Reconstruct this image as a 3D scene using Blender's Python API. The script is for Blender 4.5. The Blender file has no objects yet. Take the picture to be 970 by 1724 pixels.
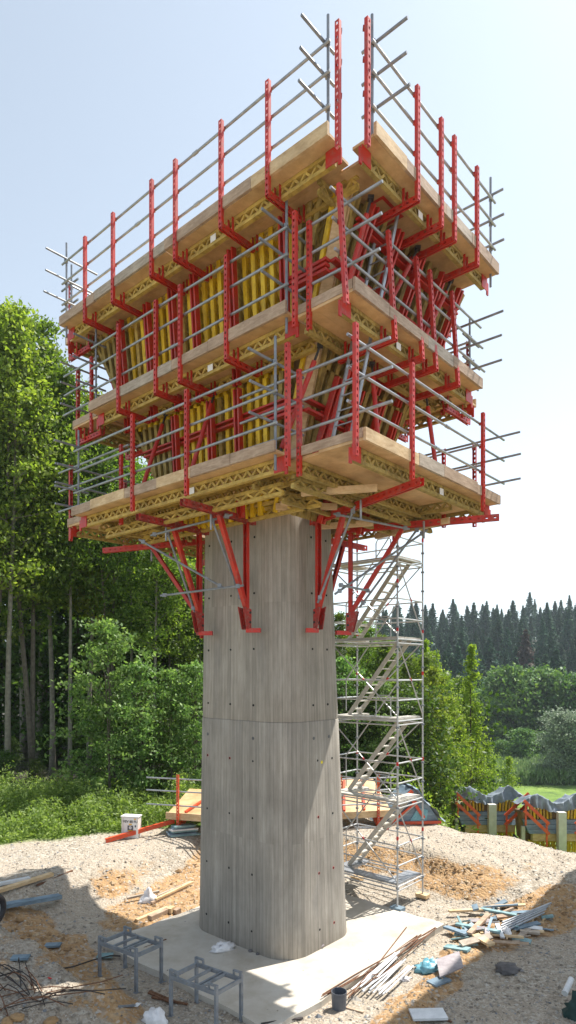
import bpy, math, random
import numpy as np
from mathutils import Vector, Matrix, noise as mnoise
random.seed(7); np.random.seed(7)
sc = bpy.context.scene
col = sc.collection
EYE = 5.9
F_PX = 1065.0
DL = Vector((-.748, .664, 0)).normalized()
DR = Vector((.664, .748, 0)).normalized()
UP = Vector((0, 0, 1))
def W(u, v, z=0.0): return DL*u + DR*v + UP*z
def uv_of(x, y): return (x*DL.x + y*DL.y, x*DR.x + y*DR.y)
def pt(px, py, t=None, z=None):
    if t is None: t = (EYE - z)*F_PX/(py - 1130.0)
    return Vector(((px-485)/F_PX*t, t, EYE + (1130-py)/F_PX*t))
def u_at(px, v):           # u of the ray through column px on the plane v
    c = (px-485)/F_PX; return v/(.748+.664*c)*(.664-.748*c)
def v_at(px, u):
    c = (px-485)/F_PX; return u/(.664-.748*c)*(.748+.664*c)

# ------------------------------------------------------------------ materials
def new_mat(name):
    m = bpy.data.materials.new(name); m.use_nodes = True
    nt = m.node_tree; nt.nodes.clear()
    out = nt.nodes.new('ShaderNodeOutputMaterial')
    b = nt.nodes.new('ShaderNodeBsdfPrincipled')
    nt.links.new(b.outputs[0], out.inputs[0])
    return m, nt, b, out
def N(nt, t, **kw):
    n = nt.nodes.new(t)
    for k, v in kw.items():
        if k in n.inputs: n.inputs[k].default_value = v
        else: setattr(n, k, v)
    return n
def ramp(nt, fac, stops):
    r = nt.nodes.new('ShaderNodeValToRGB'); e = r.color_ramp.elements
    e[0].position, e[0].color = stops[0][0], (*stops[0][1], 1)
    e[1].position, e[1].color = stops[-1][0], (*stops[-1][1], 1)
    for p, c in stops[1:-1]:
        q = e.new(p); q.color = (*c, 1)
    nt.links.new(fac, r.inputs[0]); return r.outputs[0]
def noise_tex(nt, scale, detail=4, rough=.6, vec=None, dist=0):
    n = nt.nodes.new('ShaderNodeTexNoise')
    n.inputs['Scale'].default_value = scale; n.inputs['Detail'].default_value = detail
    n.inputs['Roughness'].default_value = rough; n.inputs['Distortion'].default_value = dist
    if vec is not None: nt.links.new(vec, n.inputs['Vector'])
    return n
def mixc(nt, fac, a, b, mode='MIX'):
    m = nt.nodes.new('ShaderNodeMix'); m.data_type = 'RGBA'; m.blend_type = mode
    for i, s in ((0, fac), (6, a), (7, b)):
        if isinstance(s, (int, float)): m.inputs[i].default_value = s
        elif isinstance(s, tuple): m.inputs[i].default_value = (*s, 1)
        else: nt.links.new(s, m.inputs[i])
    return m.outputs[2]
def math_n(nt, op, a, b=None):
    m = nt.nodes.new('ShaderNodeMath'); m.operation = op
    for i, s in ((0, a), (1, b)):
        if s is None: continue
        if isinstance(s, (int, float)): m.inputs[i].default_value = s
        else: nt.links.new(s, m.inputs[i])
    return m.outputs[0]
def bump(nt, b, h, strength=.3, dist=.01):
    n = nt.nodes.new('ShaderNodeBump'); n.inputs['Strength'].default_value = strength
    n.inputs['Distance'].default_value = dist
    nt.links.new(h, n.inputs['Height']); nt.links.new(n.outputs[0], b.inputs['Normal'])
def coords(nt): return nt.nodes.new('ShaderNodeTexCoord').outputs['Object']

def simple(name, c1, c2, scale=3, rough=.6, metal=0, detail=5, bumpy=0, stops=(.35, .65), dirt=None, island=0):
    m, nt, b, _ = new_mat(name)
    co = coords(nt); n = noise_tex(nt, scale, detail, .65, co)
    c = ramp(nt, n.outputs[0], [(stops[0], c1), (stops[1], c2)])
    if island:
        g = nt.nodes.new('ShaderNodeNewGeometry')
        h = nt.nodes.new('ShaderNodeHueSaturation')
        nt.links.new(c, h.inputs['Color'])
        v = math_n(nt, 'MULTIPLY_ADD', g.outputs['Random Per Island'], island); v.node.inputs[2].default_value = 1-island/2
        nt.links.new(v, h.inputs['Value']); c = h.outputs[0]
    if dirt:
        n2 = noise_tex(nt, scale*4, 8, .75, co)
        f = ramp(nt, n2.outputs[0], [(.5, (0, 0, 0)), (.72, (1, 1, 1))])
        c = mixc(nt, f, c, dirt)
    nt.links.new(c, b.inputs['Base Color'])
    b.inputs['Roughness'].default_value = rough; b.inputs['Metallic'].default_value = metal
    if bumpy: bump(nt, b, n.outputs[0], bumpy, .02)
    return m

def wood(name, c1, c2, c3, axis_scale, rough=.7, island=.3):
    m, nt, b, _ = new_mat(name)
    co = coords(nt)
    mp = nt.nodes.new('ShaderNodeMapping'); mp.inputs['Scale'].default_value = axis_scale
    mp.inputs['Rotation'].default_value = (0, 0, 0)
    nt.links.new(co, mp.inputs[0])
    n = noise_tex(nt, 1, 6, .65, mp.outputs[0], .6)
    n2 = noise_tex(nt, 1.7, 5, .7, co)
    c = ramp(nt, n.outputs[0], [(.3, c1), (.5, c2), (.72, c3)])
    s = ramp(nt, n2.outputs[0], [(.35, (.74, .72, .70)), (.6, (1, 1, 1))])
    c = mixc(nt, 1, c, s, 'MULTIPLY')
    g = nt.nodes.new('ShaderNodeNewGeometry')
    h = nt.nodes.new('ShaderNodeHueSaturation'); nt.links.new(c, h.inputs['Color'])
    v = math_n(nt, 'MULTIPLY_ADD', g.outputs['Random Per Island'], island); v.node.inputs[2].default_value = 1-island/2
    nt.links.new(v, h.inputs['Value'])
    nt.links.new(h.outputs[0], b.inputs['Base Color']); b.inputs['Roughness'].default_value = rough
    bump(nt, b, n.outputs[0], .15, .01)
    return m

M = {}
M['red'] = simple('red_paint', (.54, .028, .014), (.40, .018, .012), 2.5, .42, 0, dirt=(.34, .12, .09))
M['orange'] = simple('orange_red_paint', (.72, .09, .025), (.55, .05, .02), 3, .45, 0, dirt=(.4, .2, .12))
M['red_dirty'] = simple('worn_red_paint', (.40, .022, .018), (.2, .03, .025), 5, .5, 0, dirt=(.3, .2, .16))
M['galv'] = simple('galvanised_steel', (.26, .28, .31), (.40, .42, .45), 6, .42, .5, dirt=(.34, .33, .32))
M['galv_dark'] = simple('weathered_galvanised_steel', (.17, .19, .22), (.29, .32, .36), 6, .5, .3, dirt=(.22, .19, .16))
M['alu'] = simple('bright_scaffold_steel', (.40, .41, .42), (.56, .56, .56), 5, .4, .4, dirt=(.45, .43, .4))
M['black'] = simple('black_steel', (.02, .02, .022), (.05, .05, .05), 9, .5)
M['stair'] = simple('dusty_beige_aluminium', (.44, .41, .35), (.60, .56, .50), 6, .6, .1, dirt=(.45, .4, .33))
M['yellow'] = wood('yellow_glazed_timber', (.50, .31, .012), (.80, .54, .018), (.90, .66, .05), (9, 9, 3), .5, .5)
M['joist'] = wood('faded_yellow_timber', (.30, .20, .05), (.50, .35, .08), (.62, .46, .13), (7, 7, 9), .6, .35)
M['olive'] = wood('olive_weathered_shaded_timber', (.20, .14, .04), (.36, .27, .08), (.50, .38, .12), (9, 9, 5), .7, .5)  # weathered wood; the darker tone also paints in the shade on these girders
M['ply'] = wood('new_plywood', (.50, .30, .135), (.61, .39, .19), (.70, .48, .26), (2, 2, 14), .6, .12)
M['ply_dark'] = wood('used_formwork_plywood', (.16, .10, .05), (.28, .18, .08), (.36, .24, .11), (3, 3, 3), .7, .2)
M['board'] = wood('toe_board_timber', (.30, .205, .135), (.42, .30, .21), (.54, .41, .30), (4, 4, 22), .7, .3)
M['board_grey'] = wood('greyed_timber', (.26, .22, .18), (.42, .35, .28), (.52, .45, .37), (4, 4, 22), .8, .3)
M['board_new'] = wood('fresh_sawn_timber', (.50, .33, .17), (.64, .46, .26), (.72, .56, .35), (5, 5, 18), .7, .25)
M['white'] = simple('white_plastic', (.72, .72, .72), (.8, .8, .8), 4, .5)
M['sack'] = simple('white_woven_sack', (.70, .68, .68), (.82, .80, .80), 12, .7, bumpy=.5)
M['bluebag'] = simple('blue_plastic_sheet', (.10, .30, .38), (.22, .46, .54), 8, .35, bumpy=.5)
M['teal'] = wood('teal_stained_board', (.10, .20, .22), (.20, .33, .35), (.32, .44, .45), (5, 5, 5), .7, .4)
M['greyply'] = wood('grey_purple_plywood', (.22, .19, .20), (.34, .30, .31), (.44, .40, .40), (3, 8, 3), .7, .2)
M['tarp'] = simple('grey_blue_tarpaulin', (.13, .16, .20), (.22, .26, .31), 2.5, .65, bumpy=.4)
M['slate'] = wood('blue_grey_boards', (.10, .15, .20), (.19, .27, .34), (.30, .38, .44), (1.5, 1.5, 9), .6, .2)
M['rust'] = simple('rusty_steel', (.10, .045, .025), (.22, .11, .06), 14, .8, .3)
M['rope'] = simple('black_cable', (.015, .013, .012), (.04, .03, .03), 8, .7)
M['dark'] = simple('painted_hole_shade', (.006, .006, .006), (.012, .012, .012), 8, .9)
M['plug'] = simple('grey_mortar_plug', (.10, .10, .105), (.16, .16, .16), 9, .9)
M['label'] = simple('paper_label', (.75, .76, .76), (.85, .85, .85), 6, .6)
M['redmark'] = simple('red_marking_band', (.60, .02, .02), (.5, .02, .02), 6, .5)
M['yellowmark'] = simple('yellow_spray', (.8, .7, .03), (.8, .62, .03), 6, .6)
M['rubber'] = simple('black_rubber', (.012, .012, .016), (.03, .03, .035), 8, .55)
M['greenjacket'] = simple('dark_green_fabric', (.010, .035, .032), (.02, .06, .055), 8, .8, bumpy=.4)
M['cabinet'] = simple('light_grey_cabinet', (.60, .58, .55), (.68, .66, .62), 5, .5)
M['darkgrey'] = simple('dark_grey_print', (.07, .08, .10), (.10, .11, .13), 5, .5)
M['amber'] = simple('amber_print', (.80, .38, .02), (.8, .5, .04), 5, .5)
M['pvc'] = simple('pale_grey_pipe', (.55, .56, .57), (.68, .69, .70), 5, .4)
M['post'] = simple('pale_concrete_post', (.48, .46, .42), (.6, .58, .53), 4, .9, bumpy=.2)

def rock_mat(name, cs, scale):
    m, nt, b, _ = new_mat(name)
    g = nt.nodes.new('ShaderNodeNewGeometry')
    c = ramp(nt, g.outputs['Random Per Island'], cs)
    n = noise_tex(nt, scale, 4, .6, coords(nt))
    c = mixc(nt, .5, c, ramp(nt, n.outputs[0], [(.3, (.5, .5, .5)), (.7, (1, 1, 1))]), 'MULTIPLY')
    nt.links.new(c, b.inputs['Base Color']); b.inputs['Roughness'].default_value = .9
    return m
M['stones'] = rock_mat('limestone_gravel', [(0, (.18, .15, .12)), (.45, (.36, .315, .26)), (.8, (.52, .48, .42)), (1, (.18, .20, .23))], 30)
M['clods'] = rock_mat('ochre_soil_clods', [(0, (.24, .14, .065)), (.6, (.40, .25, .12)), (1, (.50, .38, .24))], 20)
M['rock'] = rock_mat('dark_rock', [(0, (.13, .12, .12)), (1, (.16, .15, .15))], 6)

def pier_mat():
    m, nt, b, _ = new_mat('board_marked_concrete')
    uv = nt.nodes.new('ShaderNodeUVMap').outputs[0]
    sx = nt.nodes.new('ShaderNodeSeparateXYZ'); nt.links.new(uv, sx.inputs[0])
    X, Z = sx.outputs[0], sx.outputs[1]
    def boards(w, off=0):
        q = math_n(nt, 'DIVIDE', math_n(nt, 'ADD', X, off), w)
        f = math_n(nt, 'FLOOR', q); fr = math_n(nt, 'FRACT', q)
        return f, fr
    lift = math_n(nt, 'FLOOR', math_n(nt, 'DIVIDE', math_n(nt, 'ADD', Z, .16), 2.5))
    f, fr = boards(.096)
    key = math_n(nt, 'MULTIPLY_ADD', lift, 37.3); nt.links.new(f, key.node.inputs[2])
    wn = nt.nodes.new('ShaderNodeTexWhiteNoise'); wn.noise_dimensions = '1D'; nt.links.new(key, wn.inputs['W'])
    f2, fr2 = boards(.032, .01)
    wn2 = nt.nodes.new('ShaderNodeTexWhiteNoise'); wn2.noise_dimensions = '1D'; nt.links.new(f2, wn2.inputs['W'])
    mp = nt.nodes.new('ShaderNodeMapping'); mp.inputs['Scale'].default_value = (22, 1.6, 1); nt.links.new(uv, mp.inputs[0])
    n = noise_tex(nt, 1, 7, .6, mp.outputs[0])
    co = coords(nt); n2 = noise_tex(nt, .8, 6, .65, co); n3 = noise_tex(nt, 28, 5, .7, co)
    base = ramp(nt, n.outputs[0], [(.22, (.235, .21, .175)), (.5, (.30, .272, .235)), (.8, (.37, .34, .30))])
    va = math_n(nt, 'MULTIPLY_ADD', wn.outputs[0], .24); va.node.inputs[2].default_value = .87
    vb = math_n(nt, 'MULTIPLY_ADD', wn2.outputs[0], .16); vb.node.inputs[2].default_value = .92
    v = math_n(nt, 'MULTIPLY', va, vb)
    big = math_n(nt, 'MULTIPLY_ADD', n2.outputs[0], .8); big.node.inputs[2].default_value = .62
    v = math_n(nt, 'MULTIPLY', v, big)
    # joints between the boards
    d = math_n(nt, 'ABSOLUTE', math_n(nt, 'SUBTRACT', fr, .5))
    ln = nt.nodes.new('ShaderNodeMapRange'); nt.links.new(d, ln.inputs[0])
    ln.inputs[1].default_value = .45; ln.inputs[2].default_value = .49; ln.inputs[3].default_value = 1; ln.inputs[4].default_value = .62
    v = math_n(nt, 'MULTIPLY', v, ln.outputs[0])
    hs = nt.nodes.new('ShaderNodeHueSaturation'); nt.links.new(base, hs.inputs['Color']); nt.links.new(v, hs.inputs['Value'])
    c = mixc(nt, math_n(nt, 'MULTIPLY', ramp(nt, n3.outputs[0], [(.62, (0, 0, 0)), (.8, (1, 1, 1))]), .5), hs.outputs[0], (.15, .13, .11))
    # damp stains and efflorescence that run down from the tie holes
    mp2 = nt.nodes.new('ShaderNodeMapping'); mp2.inputs['Scale'].default_value = (2.2, .55, 1); nt.links.new(uv, mp2.inputs[0])
    n4 = noise_tex(nt, 1, 5, .6, mp2.outputs[0])
    c = mixc(nt, ramp(nt, n4.outputs[0], [(.55, (0, 0, 0)), (.75, (.5, .5, .5))]), c, (.46, .43, .38))
    c = mixc(nt, ramp(nt, n4.outputs[0], [(.28, (.55, .55, .55)), (.42, (0, 0, 0))]), c, (.20, .19, .18))
    nt.links.new(c, b.inputs['Base Color']); b.inputs['Roughness'].default_value = .9
    h = math_n(nt, 'ADD', math_n(nt, 'MULTIPLY', wn.outputs[0], .6), math_n(nt, 'MULTIPLY', ln.outputs[0], 1.2))
    h = math_n(nt, 'ADD', h, math_n(nt, 'MULTIPLY', n3.outputs[0], .35))
    bump(nt, b, h, .5, .006)
    return m
M['pier'] = pier_mat()

def slab_mat():
    m, nt, b, _ = new_mat('pale_blinding_concrete')
    co = coords(nt)
    n = noise_tex(nt, .9, 7, .65, co); n2 = noise_tex(nt, 14, 6, .7, co); n3 = noise_tex(nt, 3.3, 5, .6, co, 1.5)
    c = ramp(nt, n.outputs[0], [(.3, (.37, .32, .25)), (.5, (.49, .445, .38)), (.7, (.57, .54, .485))])
    c = mixc(nt, ramp(nt, n2.outputs[0], [(.58, (0, 0, 0)), (.75, (.6, .6, .6))]), c, (.34, .29, .22))
    c = mixc(nt, ramp(nt, n3.outputs[0], [(.6, (0, 0, 0)), (.8, (.5, .5, .5))]), c, (.48, .36, .22))
    nt.links.new(c, b.inputs['Base Color']); b.inputs['Roughness'].default_value = .9
    bump(nt, b, n2.outputs[0], .25, .01)
    return m
M['slab'] = slab_mat()

def ground_mat():
    m, nt, b, _ = new_mat('site_ground')
    co = coords(nt)
    at = nt.nodes.new('ShaderNodeAttribute'); at.attribute_name = 'soil'
    sp = nt.nodes.new('ShaderNodeSeparateColor'); nt.links.new(at.outputs['Color'], sp.inputs[0])
    vo = nt.nodes.new('ShaderNodeTexVoronoi'); vo.inputs['Scale'].default_value = 17; nt.links.new(co, vo.inputs['Vector'])
    vo.inputs['Randomness'].default_value = 1
    vo2 = nt.nodes.new('ShaderNodeTexVoronoi'); vo2.inputs['Scale'].default_value = 40; nt.links.new(co, vo2.inputs['Vector'])
    sc1 = nt.nodes.new('ShaderNodeSeparateColor'); nt.links.new(vo.outputs['Color'], sc1.inputs[0])
    sc2 = nt.nodes.new('ShaderNodeSeparateColor'); nt.links.new(vo2.outputs['Color'], sc2.inputs[0])
    st = ramp(nt, sc1.outputs[0], [(0, (.14, .12, .10)), (.35, (.26, .235, .20)), (.7, (.38, .355, .315)), (1, (.56, .545, .515))])
    st2 = ramp(nt, sc2.outputs[0], [(0, (.20, .165, .13)), (.5, (.345, .30, .25)), (1, (.50, .46, .41))])
    n = noise_tex(nt, .7, 6, .65, co)
    gravel = mixc(nt, ramp(nt, n.outputs[0], [(.4, (0, 0, 0)), (.6, (1, 1, 1))]), st, st2)
    gravel = mixc(nt, ramp(nt, noise_tex(nt, .35, 5, .6, co).outputs[0], [(.4, (.6, .6, .6)), (.66, (.05, .05, .05))]), gravel, (.39, .335, .265))
    gravel = mixc(nt, 1, gravel, (1, .965, .91), 'MULTIPLY')
    n2 = noise_tex(nt, 5, 8, .75, co); 
    soil = ramp(nt, n2.outputs[0], [(.3, (.20, .115, .055)), (.5, (.37, .225, .105)), (.7, (.47, .33, .19))])
    soil = mixc(nt, ramp(nt, sc1.outputs[1], [(.72, (0, 0, 0)), (.85, (.5, .5, .5))]), soil, st)
    mk = math_n(nt, 'ADD', sp.outputs[0], math_n(nt, 'MULTIPLY', math_n(nt, 'SUBTRACT', noise_tex(nt, 1.6, 7, .7, co).outputs[0], .5), 1.5))
    mk = ramp(nt, mk, [(.42, (0, 0, 0)), (.62, (1, 1, 1))])
    c = mixc(nt, mk, gravel, soil)
    n3 = noise_tex(nt, .35, 7, .7, co)
    grass = ramp(nt, n3.outputs[0], [(.3, (.05, .10, .015)), (.5, (.13, .21, .03)), (.7, (.20, .28, .05))])
    c = mixc(nt, sp.outputs[1], c, grass)
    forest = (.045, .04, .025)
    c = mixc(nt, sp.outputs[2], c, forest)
    nt.links.new(c, b.inputs['Base Color']); b.inputs['Roughness'].default_value = .95
    h = math_n(nt, 'ADD', math_n(nt, 'MULTIPLY', vo.outputs['Distance'], -1), math_n(nt, 'MULTIPLY', n2.outputs[0], .8))
    bump(nt, b, h, .9, .03)
    return m
M['ground'] = ground_mat()

def leaf_mat(name, c1, c2, c3, trans=.5, tcol=None, rough=.5):
    m, nt, b, out = new_mat(name)
    g = nt.nodes.new('ShaderNodeNewGeometry'); oi = nt.nodes.new('ShaderNodeObjectInfo')
    c = ramp(nt, g.outputs['Random Per Island'], [(0, c1), (.55, c2), (1, c3)])
    hs = nt.nodes.new('ShaderNodeHueSaturation'); nt.links.new(c, hs.inputs['Color'])
    hv = math_n(nt, 'MULTIPLY_ADD', oi.outputs['Random'], .035); hv.node.inputs[2].default_value = .483
    vv = math_n(nt, 'MULTIPLY_ADD', oi.outputs['Random'], .35); vv.node.inputs[2].default_value = .83
    nt.links.new(hv, hs.inputs['Hue']); nt.links.new(vv, hs.inputs['Value'])
    c = hs.outputs[0]
    nt.links.new(c, b.inputs['Base Color']); b.inputs['Roughness'].default_value = rough
    b.inputs['Specular IOR Level'].default_value = .3
    t = nt.nodes.new('ShaderNodeBsdfTranslucent')
    nt.links.new(mixc(nt, 1, c, tcol or (1.5, 1.6, .6), 'MULTIPLY'), t.inputs[0])
    mx = nt.nodes.new('ShaderNodeMixShader'); mx.inputs[0].default_value = trans
    nt.links.new(b.outputs[0], mx.inputs[1]); nt.links.new(t.outputs[0], mx.inputs[2])
    nt.links.new(mx.outputs[0], out.inputs[0])
    return m
M['leaf'] = leaf_mat('broad_leaves', (.065, .115, .022), (.12, .185, .035), (.20, .27, .06))
M['leaf_light'] = leaf_mat('light_young_leaves', (.12, .175, .03), (.19, .25, .045), (.30, .35, .08))
M['leaf_yellow'] = leaf_mat('yellow_green_leaves', (.13, .18, .03), (.21, .27, .04), (.30, .35, .065), .6)
M['leaf_maple'] = leaf_mat('young_maple_leaves', (.08, .165, .045), (.15, .26, .075), (.28, .40, .15), .45, (1.4, 1.5, .8))
M['leaf_dark'] = leaf_mat('dark_understorey_leaves', (.035, .065, .014), (.06, .105, .022), (.10, .16, .04), .4)
M['needle'] = leaf_mat('spruce_needles', (.02, .065, .036), (.036, .095, .048), (.08, .16, .06), .12, (1, 1, 1), .7)
M['needle_brown'] = leaf_mat('dead_spruce_needles', (.07, .05, .04), (.10, .07, .055), (.13, .095, .075), .1, (1, 1, 1), .7)
M['leaf_far'] = leaf_mat('far_broad_leaves', (.055, .12, .035), (.10, .19, .055), (.20, .30, .08), .3)
M['leaf_silver'] = leaf_mat('silver_willow_leaves', (.17, .23, .14), (.24, .31, .19), (.32, .38, .26), .3, (1, 1, 1))
M['reed'] = leaf_mat('reeds', (.13, .20, .07), (.18, .25, .10), (.25, .30, .15), .4, (1, 1, .8))
M['weed'] = leaf_mat('weeds', (.12, .19, .05), (.22, .31, .09), (.34, .43, .16), .45)
M['bark'] = simple('grey_brown_bark', (.08, .065, .05), (.15, .13, .10), 7, .9, bumpy=.6)
M['bark_pale'] = simple('pale_grey_bark', (.14, .125, .10), (.24, .22, .18), 6, .9, bumpy=.5)
M['bark_dark'] = simple('dark_bark', (.05, .035, .025), (.11, .08, .06), 6, .9, bumpy=.5)

# ------------------------------------------------------------------ mesh building
class MB:
    def __init__(s): s.v = []; s.f = []; s.m = []
    def add(s, vs, fs, mi=0):
        o = len(s.v); s.v.extend(vs); s.f.extend([tuple(i+o for i in f) for f in fs]); s.m.extend([mi]*len(fs))
    def hexa(s, c, mi=0):      # c: 8 corners, bottom ring 0-3, top ring 4-7
        c = [Vector(p) for p in c]
        fs = [(0, 3, 2, 1), (4, 5, 6, 7), (0, 1, 5, 4), (1, 2, 6, 5), (2, 3, 7, 6), (3, 0, 4, 7)]
        if (c[1]-c[0]).cross(c[3]-c[0]).dot(c[4]-c[0]) < 0: fs = [f[::-1] for f in fs]
        s.add(c, fs, mi)
    def box(s, x0, x1, y0, y1, z0, z1, P=None, mi=0):
        P = P or (lambda a, b, c: Vector((a, b, c)))
        s.hexa([P(x0, y0, z0), P(x1, y0, z0), P(x1, y1, z0), P(x0, y1, z0), P(x0, y0, z1), P(x1, y0, z1), P(x1, y1, z1), P(x0, y1, z1)], mi)
    def beam(s, p0, p1, wd, w, d, mi=0):   # centred beam; w along wd, d along the other normal
        p0, p1 = Vector(p0), Vector(p1); ax = (p1-p0).normalized()
        wd = Vector(wd); wd = (wd - ax*wd.dot(ax)).normalized(); dd = ax.cross(wd)
        a, b = wd*w/2, dd*d/2
        s.hexa([p0-a-b, p0+a-b, p0+a+b, p0-a+b, p1-a-b, p1+a-b, p1+a+b, p1-a+b], mi)
    def tube(s, p0, p1, r, n=8, r2=None, mi=0, cap=True):
        p0, p1 = Vector(p0), Vector(p1); ax = (p1-p0).normalized(); r2 = r if r2 is None else r2
        a = ax.orthogonal().normalized(); b = ax.cross(a)
        v = []
        for p, q in ((p0, r), (p1, r2)):
            for i in range(n):
                t = 2*math.pi*i/n; v.append(p + (a*math.cos(t)+b*math.sin(t))*q)
        f = [(i, (i+1) % n, n+(i+1) % n, n+i) for i in range(n)]
        if cap: f += [tuple(range(n))[::-1], tuple(range(n, 2*n))]
        s.add(v, f, mi)
    def path(s, pts, r, n=6, mi=0):
        pts = [Vector(p) for p in pts]; k = len(pts)
        rs = r if isinstance(r, (list, tuple)) else [r]*k
        v = []; a = None
        for i, p in enumerate(pts):
            ax = (pts[min(i+1, k-1)]-pts[max(i-1, 0)]).normalized()
            a = ax.orthogonal().normalized() if a is None else (a-ax*a.dot(ax)).normalized()
            b = ax.cross(a)
            for j in range(n):
                t = 2*math.pi*j/n; v.append(p+(a*math.cos(t)+b*math.sin(t))*rs[i])
        f = [(i*n+j, i*n+(j+1) % n, (i+1)*n+(j+1) % n, (i+1)*n+j) for i in range(k-1) for j in range(n)]
        f += [tuple(range(n))[::-1], tuple(range((k-1)*n, k*n))]
        s.add(v, f, mi)
    def perf(s, p0, p1, wd, dd, w=.075, d=.055, pitch=.1, t=.006, hole=.034):
        """perforated channel: web (with holes) across wd, flanges towards dd"""
        p0, p1 = Vector(p0), Vector(p1); L = (p1-p0).length; ax = (p1-p0)/L
        wd = Vector(wd); wd = (wd-ax*wd.dot(ax)).normalized()
        d0 = ax.cross(wd).normalized(); dd = d0 if d0.dot(Vector(dd)) > 0 else -d0
        sw = (w-hole)/2
        for sg in (-1, 1):
            c = wd*sg*(w/2-sw/2)
            s.beam(p0+c, p1+c, wd, sw, t)
            c = wd*sg*(w/2-t/2)+dd*(d/2+t/2+.001)
            s.beam(p0+c, p1+c, wd, t, d)
        n = max(1, int(L/pitch)); st = L/n
        for i in range(n+1):
            a = max(0, i*st-(st-hole*1.3)/2); b = min(L, i*st+(st-hole*1.3)/2)
            s.beam(p0+ax*a, p0+ax*b, wd, hole-.001, t*.98)
    def gt(s, p0, p1, dd, w=.08, d=.24, pitch=.2, ch=.06):
        """timber lattice girder: two chords and a zigzag web, depth along dd; p0-p1 is the centre line"""
        p0, p1 = Vector(p0), Vector(p1); L = (p1-p0).length; ax = (p1-p0)/L
        dd = Vector(dd); dd = (dd-ax*dd.dot(ax)).normalized(); wd = ax.cross(dd)
        for sg in (-1, 1):
            c = dd*sg*(d/2-ch/2); s.beam(p0+c, p1+c, wd, w, ch)
        h = d/2-ch; n = max(2, int(round(L/pitch))); st = L/n
        for i in range(n):
            sg = -1 if i % 2 else 1
            a = p0+ax*(i*st)+dd*(-sg*h); b = p0+ax*((i+1)*st)+dd*(sg*h)
            s.beam(a, b, wd, w*.7, .04)
    def build(s, name, mats, parent=None, smooth=False, base=None, world=True):
        me = bpy.data.meshes.new(name)
        if not isinstance(mats, (list, tuple)): mats = [mats]
        off = Vector((0, 0, 0))
        if parent is not None and world:
            off = parent.get('_b') and Vector(parent['_b']) or Vector((0, 0, 0))
        if base is not None: off = Vector(base)
        me.from_pydata([tuple(Vector(p)-off) for p in s.v], [], s.f)
        for m in mats: me.materials.append(m)
        if len(mats) > 1: me.polygons.foreach_set('material_index', s.m)
        if smooth: me.polygons.foreach_set('use_smooth', [True]*len(s.f))
        me.update()
        o = bpy.data.objects.new(name, me); col.objects.link(o)
        if base is not None: o.location = off
        if parent is not None:
            o.parent = parent
            o['_b'] = parent['_b'] if '_b' in parent.keys() else (0, 0, 0)
        return o

def root(name, label, cat, base=(0, 0, 0), group=None):
    o = bpy.data.objects.new(name, None); col.objects.link(o)
    o.location = Vector(base); o['_b'] = tuple(base); o.empty_display_size = .2
    o['label'] = label; o['category'] = cat
    if group: o['group'] = group
    return o
def tag(o, label, cat, group=None, kind=None):
    if label: o['label'] = label
    if cat: o['category'] = cat
    if group: o['group'] = group
    if kind: o['kind'] = kind
    return o
def copy_tree(o, parent=None):
    c = o.copy(); col.objects.link(c)
    if parent is not None: c.parent = parent
    for ch in list(o.children): copy_tree(ch, c)
    return c

# ------------------------------------------------------------------ camera, light, sky
cam = bpy.data.cameras.new('camera'); co_ = bpy.data.objects.new('camera', cam); col.objects.link(co_)
co_.location = (0, 0, EYE); co_.rotation_euler = (math.radians(90), 0, 0)
cam.sensor_fit = 'VERTICAL'; cam.sensor_height = 36.0; cam.lens = 36.0*F_PX/1724.0
cam.shift_y = 268/1724.0; cam.clip_start = .1; cam.clip_end = 5000
sc.camera = co_
SUN = (W(-.175, .49, 1)).normalized()      # direction towards the sun
sun = bpy.data.lights.new('sun', 'SUN'); so = bpy.data.objects.new('sun', sun); col.objects.link(so)
so.rotation_euler = SUN.to_track_quat('Z', 'Y').to_euler(); so.location = (0, 0, 60)
sun.energy = 4.9; sun.angle = math.radians(.53); sun.color = (1, .955, .88)
wd = bpy.data.worlds.new('World'); sc.world = wd; wd.use_nodes = True
nt = wd.node_tree; nt.nodes.clear()
sky = nt.nodes.new('ShaderNodeTexSky'); sky.sky_type = 'NISHITA'; sky.sun_disc = False
sky.sun_elevation = math.asin(SUN.z); sky.sun_rotation = math.atan2(SUN.x, SUN.y)
sky.air_density = 1.0; sky.dust_density = 1.3; sky.ozone_density = 1.2; sky.altitude = 400
bg = nt.nodes.new('ShaderNodeBackground'); bg.inputs[1].default_value = .137
wo = nt.nodes.new('ShaderNodeOutputWorld')
hsv = nt.nodes.new('ShaderNodeHueSaturation'); hsv.inputs['Saturation'].default_value = .43; hsv.inputs['Value'].default_value = 1.0
nt.links.new(sky.outputs[0], hsv.inputs['Color']); tnt = mixc(nt, 1, hsv.outputs[0], (.93, 1.0, 1.01), 'MULTIPLY'); nt.links.new(tnt, bg.inputs[0]); nt.links.new(bg.outputs[0], wo.inputs[0])
sc.view_settings.view_transform = 'Standard'; sc.view_settings.look = 'None'
sc.view_settings.exposure = .82; sc.view_settings.gamma = 1
sc.cycles.max_bounces = 7; sc.cycles.diffuse_bounces = 4; sc.cycles.transparent_max_bounces = 6
sc.cycles.glossy_bounces = 3; sc.cycles.caustics_reflective = False; sc.cycles.caustics_refractive = False

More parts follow.
